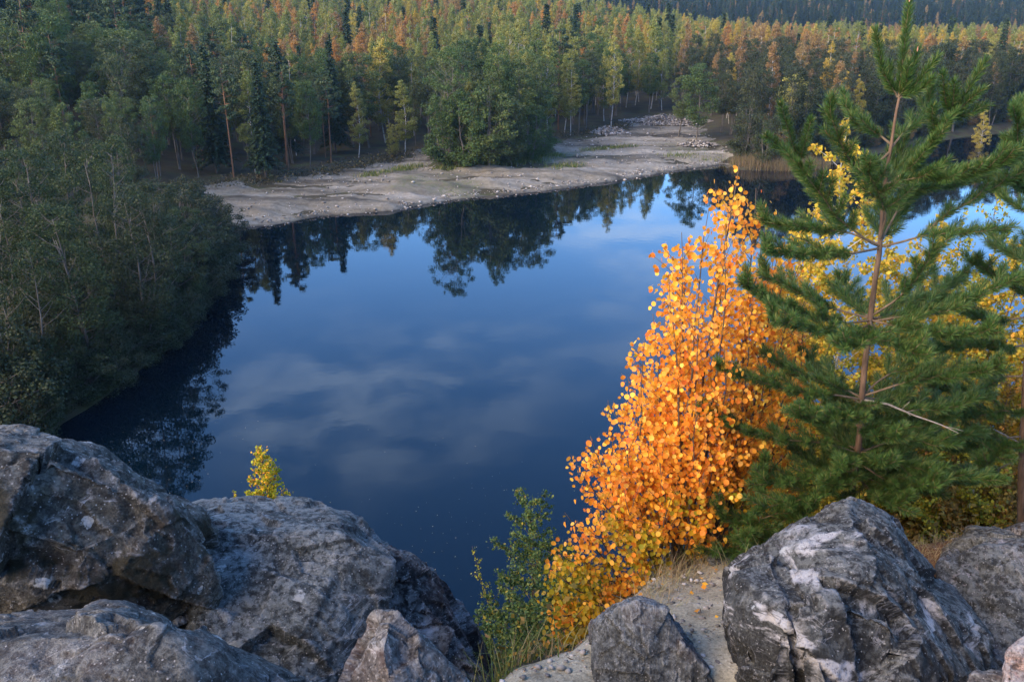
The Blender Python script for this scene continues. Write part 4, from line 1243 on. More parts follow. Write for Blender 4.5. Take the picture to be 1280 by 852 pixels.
    for a in first:
        kk = (4 + int(r.integers(2))) if is_g[a] else int(r.integers(4))
        o = bpy.data.objects.new('leaf', me1[kk]); COL.objects.link(o); o.parent = root
        m = np.eye(4); m[:3, 0] = side[a] * sz[a]; m[:3, 1] = face[a] * sz[a]; m[:3, 2] = -hang[a] * sz[a]; m[:3, 3] = pos[a] - org
        o.matrix_local = Matrix(m.tolist())
    rest = np.setdiff1d(np.arange(n), first)
    k = len(lv)
    W = pos[rest][:, None] - org + sz[rest][:, None, None] * (side[rest][:, None] * lv[None, :, 0:1] + face[rest][:, None] * lv[None, :, 1:2] * r.uniform(0.6, 3.5, len(rest))[:, None, None] - hang[rest][:, None] * lv[None, :, 2:3])
    offs = (np.arange(len(rest)) * k)[:, None, None]
    Ft = (lt[None] + offs).reshape(-1, 3); Fq = (lq[None] + offs).reshape(-1, 4)
    mi = np.r_[np.repeat(is_g[rest].astype(int), len(lt)), is_g[rest].astype(int)]
    lo = obj('leaves', make_mesh('leaves', W.reshape(-1, 3), [Ft, Fq], [L_asp, L_asp_g], midx=mi), root)
    lo['kind'] = 'stuff'
    print('aspen leaves', n)
aspen()

# ---- pines
L_pn = leaf_mat('pine_needles', [(0, (0.028, 0.070, 0.017)), (0.5, (0.048, 0.105, 0.024)), (0.85, (0.085, 0.145, 0.032)), (1.0, (0.16, 0.14, 0.045))], source='leaf', translucent=0.12, var=0.25, rough=0.45)
B_ypine = bark_mat('young_pine_bark', (0.06, 0.04, 0.026), (0.17, 0.105, 0.065), 30)
B_twig = bark_mat('pine_twig_bark', (0.09, 0.065, 0.04), (0.20, 0.14, 0.085), 40)
B_dead = bark_mat('dead_wood', (0.14, 0.12, 0.10), (0.28, 0.25, 0.22), 40)
B_bud = bark_mat('pine_bud', (0.30, 0.14, 0.08), (0.42, 0.24, 0.15), 60)

def needles_on(path, r, dens=1500, ln=0.048, width=0.0021, u0=0.0, spread=0.82, bare_end=0.0):
    """needles round a shoot: slim four-sided blades slanting forward; returns verts and faces"""
    path = np.asarray(path)
    L = np.linalg.norm(np.diff(path, axis=0), axis=1).sum() * (1 - u0)
    n = max(10, int(L * dens))
    u = r.uniform(u0, 1.0, n)
    p = along(path, u); p2 = along(path, np.clip(u + 0.04, 0, 1)); p1 = along(path, np.clip(u - 0.04, 0, 1))
    t = unit(p2 - p1)
    s = unit(np.cross(t, rand_dirs(n, r)))
    tip = (u > 0.93)
    sp = np.where(tip, spread * 0.55, spread)[:, None] * r.uniform(0.75, 1.25, (n, 1))
    d = unit(t * np.cos(sp) + s * np.sin(sp) + np.array([0, 0, 0.10]))
    l = ln * r.uniform(0.75, 1.15, n)[:, None]
    w = unit(np.cross(d, rand_dirs(n, r))) * width * 0.5
    a = p + s * 0.002
    m = a + d * l * 0.55
    V = np.stack([a - w * 0.7, a + w * 0.7, m + w, a + d * l, m - w], 1).reshape(-1, 3)
    Fc = np.arange(n * 5, dtype=np.int32).reshape(-1, 5)
    return V, Fc

class Pine:
    def __init__(self, name, label, trunk_px, Y, rad, seed, sink=0.15):
        self.r = np.random.default_rng(seed)
        self.Y = Y
        self.tr = np.array([P(x, y, Y + dy) for x, y, dy in trunk_px])      # from the foot up
        foot = self.tr[0]
        self.org = np.array([foot[0], foot[1], hz(foot[0], foot[1])])
        self.root = thing(name, label, 'tree', tuple(self.org))
        base = self.org - [0, 0, sink]
        pts = np.vstack([base, self.tr])
        tb = Tubes(10)
        q = along(pts, np.linspace(0, 1, 40)); q += self.r.normal(size=q.shape) * 0.0015
        self.path = q
        tb.add(q - self.org, np.interp(np.linspace(0, 1, 40), [0, 0.75, 1], rad), 10)
        obj('trunk', tb.mesh('trunk', B_ypine), self.root)
    def branch(self, path, rad=0.009, bare=0.3, n_side=6, side=(0.14, 0.30), dens=2100, ln=0.062, width=0.0024, dead=False, tipcl=3, lift=0.35, extra=()):
        r = self.r
        path = along(path, np.linspace(0, 1, 12))
        L = np.linalg.norm(np.diff(path, axis=0), axis=1).sum()
        tb = Tubes(6)
        tb.add(path - self.org, np.linspace(rad, 0.0028, 12), 6)
        Vs, Fs, n0 = [], [], 0
        shoots = []
        n_side = int(n_side * 1.35)
        if not dead:
            for i in range(n_side):
                u = bare + (0.97 - bare) * (i + r.uniform(0, 0.8)) / n_side
                p = along(path, [u])[0]; t = unit(along(path, [min(1, u + .06)])[0] - along(path, [u - .06])[0])
                lat = unit(np.cross(t, [0, 0, 1])) * (1 if i % 2 else -1)
                l = r.uniform(*side) * (1.15 - 0.55 * (u - bare) / (1 - bare))
                e = p + unit(t * 0.8 + lat * 0.75 + np.array([0, 0, lift]) + r.normal(size=3) * 0.15) * l
                shoots.append(bez(p, e, np.array([0, 0, -0.06 * l]), 6))
            tip = path[-1]; t = unit(path[-1] - path[-3])
            for i in range(tipcl):
                lat = rand_dirs(1, r)[0]
                e = tip + unit(t * 0.9 + lat * 0.65 + np.array([0, 0, 0.45])) * r.uniform(0.09, 0.17)
                shoots.append(bez(tip - t * 0.01, e, np.array([0, 0, -0.01]), 5))
            for e in extra:
                shoots.append(np.asarray(e))
            for s in shoots:
                tb.add(s - self.org, np.linspace(0.0042, 0.002, len(s)), 5)
            for s, u0 in [(path, bare)] + [(s, 0.08) for s in shoots]:
                V, Fc = needles_on(s, r, dens, ln, width, u0)
                Vs.append(V); Fs.append(Fc + n0); n0 += len(V)
        else:
            for i in range(4):
                u = r.uniform(0.3, 0.95); p = along(path, [u])[0]
                e = p + unit(rand_dirs(1, r)[0] + unit(path[-1] - path[0]) * 0.8) * r.uniform(0.06, 0.16)
                tb.add(np.array([p, (p + e) / 2 + [0, 0, .004], e]) - self.org, [0.003, 0.002, 0.0012], 4)
        b = obj('branch', tb.mesh('branch', B_dead if dead else B_twig), self.root)
        if Vs:
            nd = obj('needles', make_mesh('needles', np.concatenate(Vs) - self.org, np.concatenate(Fs), L_pn), b)
            nd['kind'] = 'stuff'
        return b
    def px(self, pts, dy):
        """a branch path from pixels; its distance changes by dy along it"""
        n = len(pts)
        return np.array([P(x, y, self.Y + d) for (x, y), d in zip(pts, np.interp(np.linspace(0, 1, n), [0, 1], [0, dy]) if np.isscalar(dy) else dy)])
    def auto(self, z_px, n, L, up, seed_az=0.0, only=None, **kw):
        """extra boughs of a whorl at trunk row z_px, spread round the trunk"""
        _, pyy, _ = proj(self.path)
        i = int(np.argmin(np.abs(pyy - z_px))); p = self.path[i]
        for k in range(n):
            a = -0.55 + (k + 0.5) * 2.6 / n + self.r.normal() * 0.15 + 0.2 * seed_az      # none straight towards the camera
            l = L * self.r.uniform(0.75, 1.1)
            e = p + np.array([math.cos(a) * l, math.sin(a) * l, up * l])
            self.branch(bez(p, e, np.array([0, 0, -0.05 * l]), 8), **kw)

pine = Pine('young_pine', 'young green pine with upright candle shoots behind the black boulder', [
    (1065, 625, 0), (1066, 597, 0), (1073, 562, 0), (1076, 530, 0), (1077, 499, 0), (1080, 463, 0), (1086, 420, 0), (1092, 360, 0), (1100, 308, 0), (1105, 236, 0), (1114, 181, 0), (1123, 122, 0)],
    5.9, [0.031, 0.017, 0.008], 11)
px_ = pine.px
# leader and top whorl
def shoot(pts, dy): return along(px_(pts, dy), np.linspace(0, 1, 6))
lead = shoot([(1123, 122), (1130, 60), (1137, 0)], 0.02)
pine.branch(lead, rad=0.006, bare=0.04, n_side=0, tipcl=0, dens=3000, ln=0.058, extra=[
    shoot([(1122, 120), (1104, 92), (1094, 38)], -0.05), shoot([(1123, 122), (1138, 95), (1147, 62)], 0.06), shoot([(1124, 122), (1150, 100), (1171, 72)], -0.04),
    shoot([(1123, 123), (1150, 112), (1166, 98)], -0.10), shoot([(1122, 122), (1110, 105), (1112, 80)], 0.08), shoot([(1123, 122), (1132, 108), (1136, 80)], -0.08)])
bt = Tubes(6)
for tp in ((1137, 0), (1094, 38), (1171, 72), (1147, 62)):
    q = P(*tp, 5.9); bt.add(np.array([q - [0, 0, 0.012], q, q + [0, 0, 0.02]]) - pine.org, [0.003, 0.005, 0.001], 6)
obj('buds', bt.mesh('buds', B_bud), pine.root)
# second whorl: rising boughs left and right
pine.branch(px_([(1112, 190), (1089, 226 - 14), (1062, 202), (1050, 176), (1038, 143)], -0.25), bare=0.25, n_side=5, side=(0.12, 0.2), tipcl=2)
pine.branch(px_([(1105, 236), (1125, 219), (1147, 202), (1170, 172), (1187, 149)], -0.15), bare=0.22, n_side=7, side=(0.12, 0.24), tipcl=0, dens=2500, extra=[
    shoot([(1187, 150), (1181, 122), (1178, 92)], -0.15), shoot([(1187, 150), (1192, 125), (1193, 103)], -0.2), shoot([(1187, 150), (1208, 115), (1232, 76)], -0.1),
    shoot([(1187, 150), (1208, 128), (1228, 112)], -0.2), shoot([(1187, 150), (1210, 142), (1233, 132)], -0.12), shoot([(1170, 170), (1165, 150), (1166, 133)], -0.2)])
pine.branch(px_([(1106, 230), (1150, 222), (1200, 222), (1252, 205)], -0.5), bare=0.15, n_side=10, side=(0.16, 0.3), tipcl=3)
pine.branch(px_([(1106, 232), (1140, 238), (1180, 232), (1222, 222)], 0.35), bare=0.15, n_side=8, side=(0.14, 0.26), tipcl=3)
pine.branch(px_([(1114, 181), (1095, 165), (1072, 158), (1064, 140)], 0.2), bare=0.2, n_side=4, side=(0.1, 0.18), tipcl=2)
pine.branch(px_([(1114, 185), (1130, 165), (1148, 150), (1160, 130)], 0.25), bare=0.2, n_side=4, side=(0.1, 0.18), tipcl=2)
# third whorl
pine.branch(px_([(1100, 308), (1087, 303), (1044, 270), (1031, 249), (1006, 218), (998, 203)], -0.35), bare=0.28, n_side=8, side=(0.16, 0.28), tipcl=0, extra=[
    shoot([(998, 203), (978, 186), (957, 170)], -0.35), shoot([(998, 203), (986, 165), (976, 130)], -0.3), shoot([(998, 203), (1007, 178), (1014, 150)], -0.4)])
pine.branch(px_([(1100, 306), (1060, 290), (1010, 285), (965, 282)], 0.2), bare=0.3, n_side=8, side=(0.14, 0.26), tipcl=3)
pine.branch(px_([(1100, 310), (1060, 318), (1010, 320), (964, 316)], -0.6), bare=0.3, n_side=8, side=(0.14, 0.26), tipcl=3)
pine.branch(px_([(1102, 300), (1118, 270), (1133, 243), (1150, 222)], 0.4), bare=0.4, n_side=5, tipcl=3)
pine.branch(px_([(1102, 308), (1125, 303), (1152, 295), (1200, 290), (1246, 287)], -0.2), bare=0.3, n_side=6, side=(0.1, 0.2), tipcl=2, dens=1500)
pine.branch(px_([(1152, 295), (1180, 270), (1230, 242), (1290, 208)], [-0.05, -0.1, -0.2, -0.35]), bare=0.1, n_side=6, side=(0.12, 0.22), tipcl=2, dens=1600)
pine.branch(px_([(1100, 300), (1108, 270), (1098, 240), (1085, 215)], -0.5), bare=0.4, n_side=5, tipcl=3)
# fourth whorl
pine.branch(px_([(1088, 400), (1060, 404), (1001, 392), (960, 375), (934, 358)], -0.3), bare=0.22, n_side=10, side=(0.14, 0.28), tipcl=3)
pine.branch(px_([(1089, 398), (1040, 385), (990, 360), (960, 345)], 0.35), bare=0.3, n_side=7, side=(0.14, 0.24), tipcl=3)
pine.branch(px_([(1087, 405), (1055, 420), (1010, 410), (970, 402)], -0.7), bare=0.3, n_side=7, side=(0.14, 0.24), tipcl=3)
pine.branch(px_([(1088, 402), (1130, 395), (1190, 385), (1240, 360), (1282, 345)], -0.2), bare=0.15, n_side=10, side=(0.16, 0.3), tipcl=3)
pine.branch(px_([(1089, 395), (1120, 375), (1145, 350), (1166, 316)], -0.3), bare=0.3, n_side=5, side=(0.1, 0.2), tipcl=2)
pine.branch(px_([(1088, 400), (1130, 410), (1180, 420), (1230, 415)], -0.6), bare=0.15, n_side=9, side=(0.14, 0.28), tipcl=3)
pine.branch(px_([(1088, 404), (1120, 380), (1160, 368), (1195, 352)], 0.5), bare=0.25, n_side=7, tipcl=3)
pine.branch(px_([(1088, 400), (1090, 410), (1082, 425), (1060, 432)], -0.75), bare=0.3, n_side=6, side=(0.14, 0.24), tipcl=3)
pine.branch(px_([(1087, 402), (1100, 415), (1120, 430), (1140, 440)], -0.6), bare=0.3, n_side=6, side=(0.14, 0.24), tipcl=3)
# fifth whorl
pine.branch(px_([(1077, 499), (1050, 494), (1018, 492), (981, 486), (940, 474), (904, 461)], -0.25), bare=0.2, n_side=9, side=(0.16, 0.26), tipcl=2)
pine.branch(px_([(1077, 497), (1045, 480), (1005, 470), (968, 452)], 0.3), bare=0.12, n_side=7, tipcl=3)
pine.branch(px_([(1077, 499), (1110, 505), (1143, 519), (1175, 530), (1198, 541)], -0.45), rad=0.011, dead=True)
pine.branch(px_([(1077, 497), (1095, 478), (1120, 462), (1146, 446)], 0.2), bare=0.5, n_side=5, tipcl=3)
pine.branch(px_([(1078, 495), (1130, 478), (1190, 468), (1240, 462)], -0.4), bare=0.3, n_side=10, side=(0.16, 0.28), tipcl=3)
pine.branch(px_([(1077, 499), (1060, 520), (1030, 528), (1000, 520)], -0.6), bare=0.3, n_side=6, tipcl=3)
pine.branch(px_([(1078, 497), (1120, 500), (1170, 505), (1215, 495)], 0.5), bare=0.2, n_side=8, tipcl=3)
# sixth whorl
pine.branch(px_([(1073, 566), (1040, 556), (1021, 552), (985, 550), (940, 542), (882, 516)], -0.25), bare=0.2, n_side=10, side=(0.14, 0.26), tipcl=2)
pine.branch(px_([(1073, 565), (1100, 566), (1133, 580), (1160, 590)], -0.35), bare=0.45, n_side=5, tipcl=3)
pine.branch(px_([(1073, 566), (1110, 552), (1160, 545), (1205, 540)], 0.3), bare=0.25, n_side=8, tipcl=3)
pine.branch(px_([(1072, 570), (1040, 585), (1000, 598), (960, 604)], -0.4), bare=0.3, n_side=8, tipcl=3)
pine.branch(px_([(1072, 570), (1045, 600), (1010, 622), (955, 634)], -0.6), bare=0.3, n_side=8, tipcl=3)
pine.branch(px_([(1070, 575), (1100, 596), (1130, 608), (1165, 606)], -0.5), bare=0.25, n_side=8, tipcl=3)
pine.branch(px_([(1068, 590), (1030, 620), (980, 650), (935, 684)], -0.5), bare=0.35, n_side=9, tipcl=3)
pine.branch(px_([(1068, 590), (1085, 610), (1100, 622), (1120, 632)], -0.5), bare=0.2, n_side=6, tipcl=3)

for zp, nn_, L_, up_, sa in ((236, 1, 0.4, 0.5, 0.6), (308, 1, 0.45, 0.3, 1.2), (402, 2, 0.6, 0.15, 0.2), (499, 3, 0.78, 0.05, -0.3), (540, 4, 0.62, 0.0, -0.5), (566, 5, 0.75, -0.05, -0.3), (590, 6, 0.7, -0.15, 0.2)):
    pine.auto(zp, nn_, L_, up_, sa, bare=0.12, n_side=7, side=(0.12, 0.26), tipcl=3)

for pts, dy in (([(1073, 566), (1070, 572), (1062, 580), (1050, 582)], -0.55), ([(1073, 566), (1078, 574), (1090, 580), (1104, 578)], -0.5), ([(1070, 585), (1064, 596), (1050, 606), (1036, 606)], -0.5),
                ([(1077, 499), (1074, 510), (1062, 522), (1046, 520)], -0.5), ([(1076, 530), (1086, 538), (1100, 548), (1120, 546)], -0.45)):
    pine.branch(px_(pts, dy), rad=0.006, bare=0.15, n_side=6, side=(0.1, 0.2), tipcl=3)

pine2 = Pine('young_pine', 'young pine with reddish trunk cut by the right edge of the picture', [
    (1276, 665, 0), (1277, 600, 0), (1279, 540, 0), (1283, 460, 0), (1290, 380, 0), (1298, 300, 0), (1304, 220, 0), (1308, 150, 0)],
    6.6, [0.034, 0.02, 0.006], 12)
px_ = pine2.px
pine2.branch(px_([(1304, 222), (1290, 205), (1272, 180), (1272, 150)], -0.4), bare=0.2, n_side=4, tipcl=3, side=(0.1, 0.2))
pine2.branch(px_([(1302, 240), (1290, 240), (1276, 235), (1268, 225)], -0.5), bare=0.2, n_side=4, tipcl=3, side=(0.1, 0.2))
pine2.branch(px_([(1290, 380), (1270, 360), (1245, 345), (1222, 330)], -0.2), bare=0.2, n_side=8, tipcl=3)
pine2.branch(px_([(1288, 395), (1260, 400), (1225, 398), (1185, 380)], 0.1), bare=0.2, n_side=9, tipcl=3)
pine2.branch(px_([(1285, 430), (1255, 436), (1220, 430), (1180, 436)], -0.3), bare=0.2, n_side=9, tipcl=3)
pine2.branch(px_([(1282, 470), (1255, 470), (1222, 490), (1180, 488)], 0.2), bare=0.2, n_side=9, tipcl=3)
pine2.branch(px_([(1280, 520), (1255, 512), (1225, 520), (1185, 515)], -0.2), bare=0.2, n_side=9, tipcl=3)
pine2.branch(px_([(1279, 545), (1250, 548), (1215, 560), (1180, 560)], -0.35), bare=0.25, n_side=9, tipcl=3)
pine2.branch(px_([(1278, 570), (1250, 585), (1215, 600), (1185, 600)], 0.1), bare=0.3, n_side=8, tipcl=3)
pine2.branch(px_([(1280, 500), (1295, 505), (1310, 510), (1330, 505)], -0.4), bare=0.2, n_side=6, tipcl=3)
pine2.branch(px_([(1278, 560), (1262, 555), (1245, 565), (1235, 580)], -0.7), bare=0.2, n_side=6, tipcl=3)
pine2.branch(px_([(1278, 555), (1240, 535), (1195, 540), (1150, 548)], 0.5), rad=0.008, dead=True)

for zp, nn_, L_, up_ in ((180, 4, 0.35, 0.7), (225, 4, 0.5, 0.5), (280, 4, 0.6, 0.35), (330, 4, 0.65, 0.2)):
    pine2.auto(zp, nn_, L_, up_, 0.0, bare=0.2, n_side=5, side=(0.12, 0.24), tipcl=3)

pine3 = Pine('pine_sapling', 'low pine sapling between the aspen and the black boulder', [(945, 706, 0), (944, 680, 0), (950, 650, 0), (956, 618, 0)], 5.6, [0.012, 0.008, 0.004], 13, sink=0.1)
px_ = pine3.px
for pts, dy in (([(950, 655), (930, 650), (912, 652), (900, 640)], -0.1), ([(952, 648), (975, 640), (1000, 645), (1015, 632)], -0.15), ([(945, 680), (925, 680), (908, 690), (896, 690)], -0.2),
                ([(946, 676), (965, 672), (985, 676), (1000, 668)], -0.15), ([(955, 625), (950, 610), (952, 596), (955, 580)], 0.0), ([(948, 665), (950, 660), (940, 665), (932, 670)], -0.35)):
    pine3.branch(px_(pts, dy), rad=0.005, bare=0.15, n_side=4, side=(0.08, 0.15), tipcl=2)

# ---- small-leaved saplings
def sapling(name, label, cat, base, top, n_br, spread, leaf, n_leaf, leafm, bark, seed, lean=0.0, r0=0.012, droop=0.25, start=0.12, group=None, aspect=0.75, up=0.75, power=0.8):
    r = np.random.default_rng(seed)
    base = np.asarray(base, float); top = np.asarray(top, float)
    root = thing(name, label, cat, tuple(base), group)
    H = np.linalg.norm(top - base)
    stem = bez(base - [0, 0, 0.15], top, r.normal(size=3) * 0.02 * H, 14, r, 0.006 * H)
    tb = Tubes(6); tb.add(stem - base, np.linspace(r0, 0.0022, 14), 6)
    obj('stem', tb.mesh('stem', bark), root)
    tb = Tubes(4)
    tw = [stem[9:]]
    for i in range(n_br):
        u = start + (0.97 - start) * (i + r.uniform(0, 1)) / n_br
        p = along(stem, [u])[0]
        a = i * 2.4 + r.normal() * 0.3
        l = spread * (1 - ((u - start) / (1 - start))) ** power * r.uniform(0.7, 1.1) + 0.06 * spread
        e = p + np.array([math.cos(a) * l, math.sin(a) * l, up * l])
        q = bez(p, e, np.array([0, 0, 0.05 * l]), 7)
        tb.add(q - base, np.linspace(0.35 * r0 * (1.1 - u) + 0.002, 0.0012, 7), 4)
        tw.append(q[2:])
        for s in range(3 + int(l * 9)):
            v = r.uniform(0.25, 1); p1 = along(q, [v])[0]
            d = unit(unit(e - p) * 0.7 + rand_dirs(1, r)[0] * 0.8 + np.array([0, 0, -droop]))
            l2 = l * r.uniform(0.22, 0.5) * (1.2 - 0.5 * v)
            q2 = bez(p1, p1 + d * l2, np.array([0, 0, 0.08 * l2]), 4)
            tb.add(q2 - base, np.linspace(0.0016, 0.0007, 4), 3)
            tw.append(q2)
    bo = obj('twigs', tb.mesh('twigs', bark), root)
    ln = np.array([np.linalg.norm(np.diff(q, axis=0), axis=1).sum() for q in tw])
    cnt_ = r.multinomial(n_leaf, ln / ln.sum())
    pos = np.concatenate([along(q, r.uniform(0, 1, c)) for q, c in zip(tw, cnt_) if c]) + r.normal(size=(cnt_.sum(), 3)) * leaf * 0.5
    nrm = rand_dirs(len(pos), r) + np.array([0, -0.5, 0.35])
    V, Fq = cards(pos - base, nrm, leaf * r.uniform(0.65, 1.25, len(pos)), r, aspect=aspect, up=rand_dirs(len(pos), r) + np.array([0, 0, -0.9]))
    lo = obj('leaves', make_mesh('leaves', V, Fq, leafm), root)
    lo['kind'] = 'stuff'
    return root

def base_at(px, Y):
    x = P(px, 426, Y)[0] * 1.0
    return x, Y, hz(x, Y)

def sap(label, top_px, Y, base_dx, n_br, spread, leaf, n_leaf, leafm, bark, seed, name='birch_sapling', cat='tree', **kw):
    top = P(*top_px, Y)
    bxx = top[0] + base_dx
    b = np.array([bxx, Y, hz(bxx, Y)])
    return sapling(name, label, cat, b, top, n_br, spread, leaf, n_leaf, leafm, bark, seed, **kw)

L_yel = leaf_mat('birch_leaf_yellow', [(0, (0.42, 0.33, 0.035)), (0.45, (0.56, 0.40, 0.04)), (0.75, (0.66, 0.38, 0.04)), (1, (0.26, 0.28, 0.035))], source='leaf', translucent=0.35, var=0.2)
L_ygr = leaf_mat('birch_leaf_yellow_green', [(0, (0.16, 0.20, 0.025)), (0.45, (0.32, 0.30, 0.03)), (0.75, (0.46, 0.34, 0.03)), (1, (0.10, 0.16, 0.02))], source='leaf', translucent=0.35, var=0.2)
L_grn = leaf_mat('birch_leaf_green', [(0, (0.045, 0.085, 0.026)), (0.7, (0.075, 0.125, 0.034)), (0.92, (0.13, 0.16, 0.035)), (1, (0.30, 0.22, 0.03))], source='leaf', translucent=0.28, var=0.25)
L_brt = leaf_mat('birch_leaf_bright', [(0, (0.26, 0.32, 0.02)), (0.5, (0.46, 0.44, 0.02)), (0.8, (0.62, 0.40, 0.02)), (1, (0.60, 0.20, 0.02))], source='leaf', translucent=0.35, var=0.15)
L_och = leaf_mat('shrub_leaf_ochre', [(0, (0.16, 0.12, 0.03)), (0.5, (0.26, 0.17, 0.03)), (0.8, (0.34, 0.18, 0.03)), (1, (0.10, 0.12, 0.03))], source='leaf', translucent=0.3, var=0.25)
B_nb = bark_mat('white_birch_bark', (0.42, 0.40, 0.37), (0.60, 0.58, 0.55), 12.0, 1.0, marks=(0.06, 0.05, 0.045))
B_tw = bark_mat('brown_twig_bark', (0.06, 0.04, 0.028), (0.12, 0.085, 0.06), 20)

sap('yellow-green birch with a thin white stem right behind the pine trunk', (1062, 138), 8.6, -0.15, 60, 1.15, 0.048, 17000, L_yel, B_nb, 201, r0=0.024)
sap('golden birch with drooping twigs between the aspen and the pine', (1003, 268), 8.2, 0.05, 50, 1.0, 0.047, 14000, L_yel, B_tw, 202, r0=0.02)
sap('yellow birch to the right of the pine trunk', (1178, 268), 8.8, 0.0, 52, 1.05, 0.047, 15000, L_yel, B_tw, 203, r0=0.02)
sap('sparse greenish birch with tiny leaves near the right edge', (1252, 222), 9.2, 0.1, 46, 1.0, 0.036, 8000, L_ygr, B_tw, 204, r0=0.02)
sap('orange-yellow birch sapling cut by the right edge', (1284, 300), 8.4, 0.1, 44, 1.0, 0.046, 12000, L_yel, B_tw, 205, r0=0.02)
sap('pale yellow-green birch between the pine and the sparse greenish birch', (1206, 262), 9.6, 0.0, 46, 1.0, 0.040, 9500, L_ygr, B_tw, 206, r0=0.018)
sap('low yellow birch under the tips of the right pine boughs', (1240, 318), 8.8, 0.0, 44, 0.95, 0.042, 10000, L_yel, B_tw, 207, r0=0.016)
for k, (tx, ty, Y) in enumerate([(1032, 305, 9.0), (1112, 285, 9.3), (1148, 330, 8.7), (1222, 330, 9.0), (1268, 390, 8.6), (978, 345, 8.6)]):
    sap(['golden birch sapling with its top between aspen and pine trunk', 'yellow birch sapling right behind the upper pine trunk', 'yellow birch sapling right of the bare pine stem section',
         'yellow-green birch sapling behind the right pine boughs', 'orange-yellow birch sapling low by the right edge', 'golden birch sapling hugging the right flank of the aspen'][k],
        (tx, ty), Y, 0.05, 46, 0.95, 0.046, 11500, (L_yel, L_yel, L_yel, L_ygr, L_yel, L_yel)[k], B_tw, 250 + k, r0=0.016)
for k, (tx, ty, Y) in enumerate([(1040, 420, 7.9), (1110, 430, 8.1), (1160, 450, 7.9), (1215, 440, 8.0), (1260, 470, 8.0), (1130, 540, 7.7), (1200, 560, 7.6), (1250, 590, 7.5), (1000, 540, 7.6)]):
    sap(['low yellow-green birch shrub left of the pine trunk', 'yellow-green shrub glimpsed just right of the pine trunk', 'ochre shrub behind the bare pine bough',
         'yellow-green shrub behind the second pine boughs', 'ochre shrub beside the reddish pine trunk', 'low ochre undergrowth shrub right of the black boulder peak',
         'low yellow-green undergrowth shrub above the mottled rock', 'low ochre shrub at the foot of the reddish pine trunk', 'golden low shrub behind the left pine boughs'][k],
        (tx, ty), Y, 0.05, 38, 0.9, 0.038, 7500, (L_ygr, L_ygr, L_och, L_ygr, L_och, L_och, L_ygr, L_och, L_yel)[k], B_tw, 210 + k, name='birch_shrub', cat='shrub', r0=0.012, droop=0.1, start=0.05)

sap('tiny yellow-green birch peeping over the slate boulder', (324, 556), 6.0, 0.0, 70, 0.23, 0.022, 5200, L_brt, B_tw, 231, r0=0.009, start=0.5, power=0.75)
sap('very low yellow-green sprig left of the tiny birch', (291, 612), 5.9, 0.02, 24, 0.12, 0.02, 700, L_brt, B_tw, 232, name='birch_sprig', cat='plant', r0=0.006, start=0.4)
sap('green birch on the slope below the edge left of the aspen', (655, 618), 9.6, 0.1, 100, 0.8, 0.036, 30000, L_grn, B_tw, 233, r0=0.02, start=0.08, power=0.42)
sap('low green shrub under the left side of the aspen', (718, 700), 8.6, 0.0, 36, 0.7, 0.04, 6000, L_grn, B_tw, 234, name='green_shrub', cat='shrub', r0=0.012)
sap('low green shrub at the foot of the green birch', (612, 740), 8.8, 0.0, 36, 0.75, 0.04, 6500, L_grn, B_tw, 236, name='green_shrub', cat='shrub', r0=0.012)
for k, (tx, ty, Y) in enumerate([(640, 705, 8.4), (690, 722, 8.0), (598, 772, 8.2), (668, 762, 7.6)]):
    sap(['leafy green shrub in front of the green birch', 'green shrub tucked under the lowest aspen leaves', 'green shrub behind the foot of the dark wedge rock', 'dark green shrub low on the slope beside the sand'][k],
        (tx, ty), Y, 0.0, 40, 0.62, 0.036, 7500, L_grn, B_tw, 240 + k, name='green_shrub', cat='shrub', r0=0.01, start=0.06, power=0.5)
sap('thin yellowing sapling with a bare tip beside the dark wedge rock', (590, 682), 8.8, 0.0, 30, 0.36, 0.028, 1300, L_ygr, B_tw, 235, r0=0.008, start=0.1)

# ------------------------------------------------------------------ grasses, litter, stones
def blades(pos, length, r, width=0.006, lean=0.5, seg=3):
    n = len(pos)
    a = r.uniform(0, 6.283, n); ln = length * r.uniform(0.5, 1.2, n)
    d = np.stack([np.cos(a), np.sin(a), np.zeros(n)], 1); sd = np.stack([-np.sin(a), np.cos(a), np.zeros(n)], 1)
    le = lean * r.uniform(0.3, 1.3, n)
    rows = []
    for k in range(seg + 1):
        u = k / seg
        c = pos + d * (ln * le * u ** 1.8)[:, None] + np.array([0, 0, 1.0]) * (ln * (u - 0.35 * le * u ** 2))[:, None]
        w = width * (1 - u) ** 0.7 * 0.5 + 0.0003
        rows += [c - sd * w, c + sd * w]
    V = np.stack(rows, 1).reshape(-1, 3)
    m = 2 * (seg + 1)
    Fq = np.concatenate([np.array([[2 * k, 2 * k + 1, 2 * k + 3, 2 * k + 2]]) for k in range(seg)])
    Fq = (Fq[None] + (np.arange(n) * m)[:, None, None]).reshape(-1, 4)
    return V, Fq

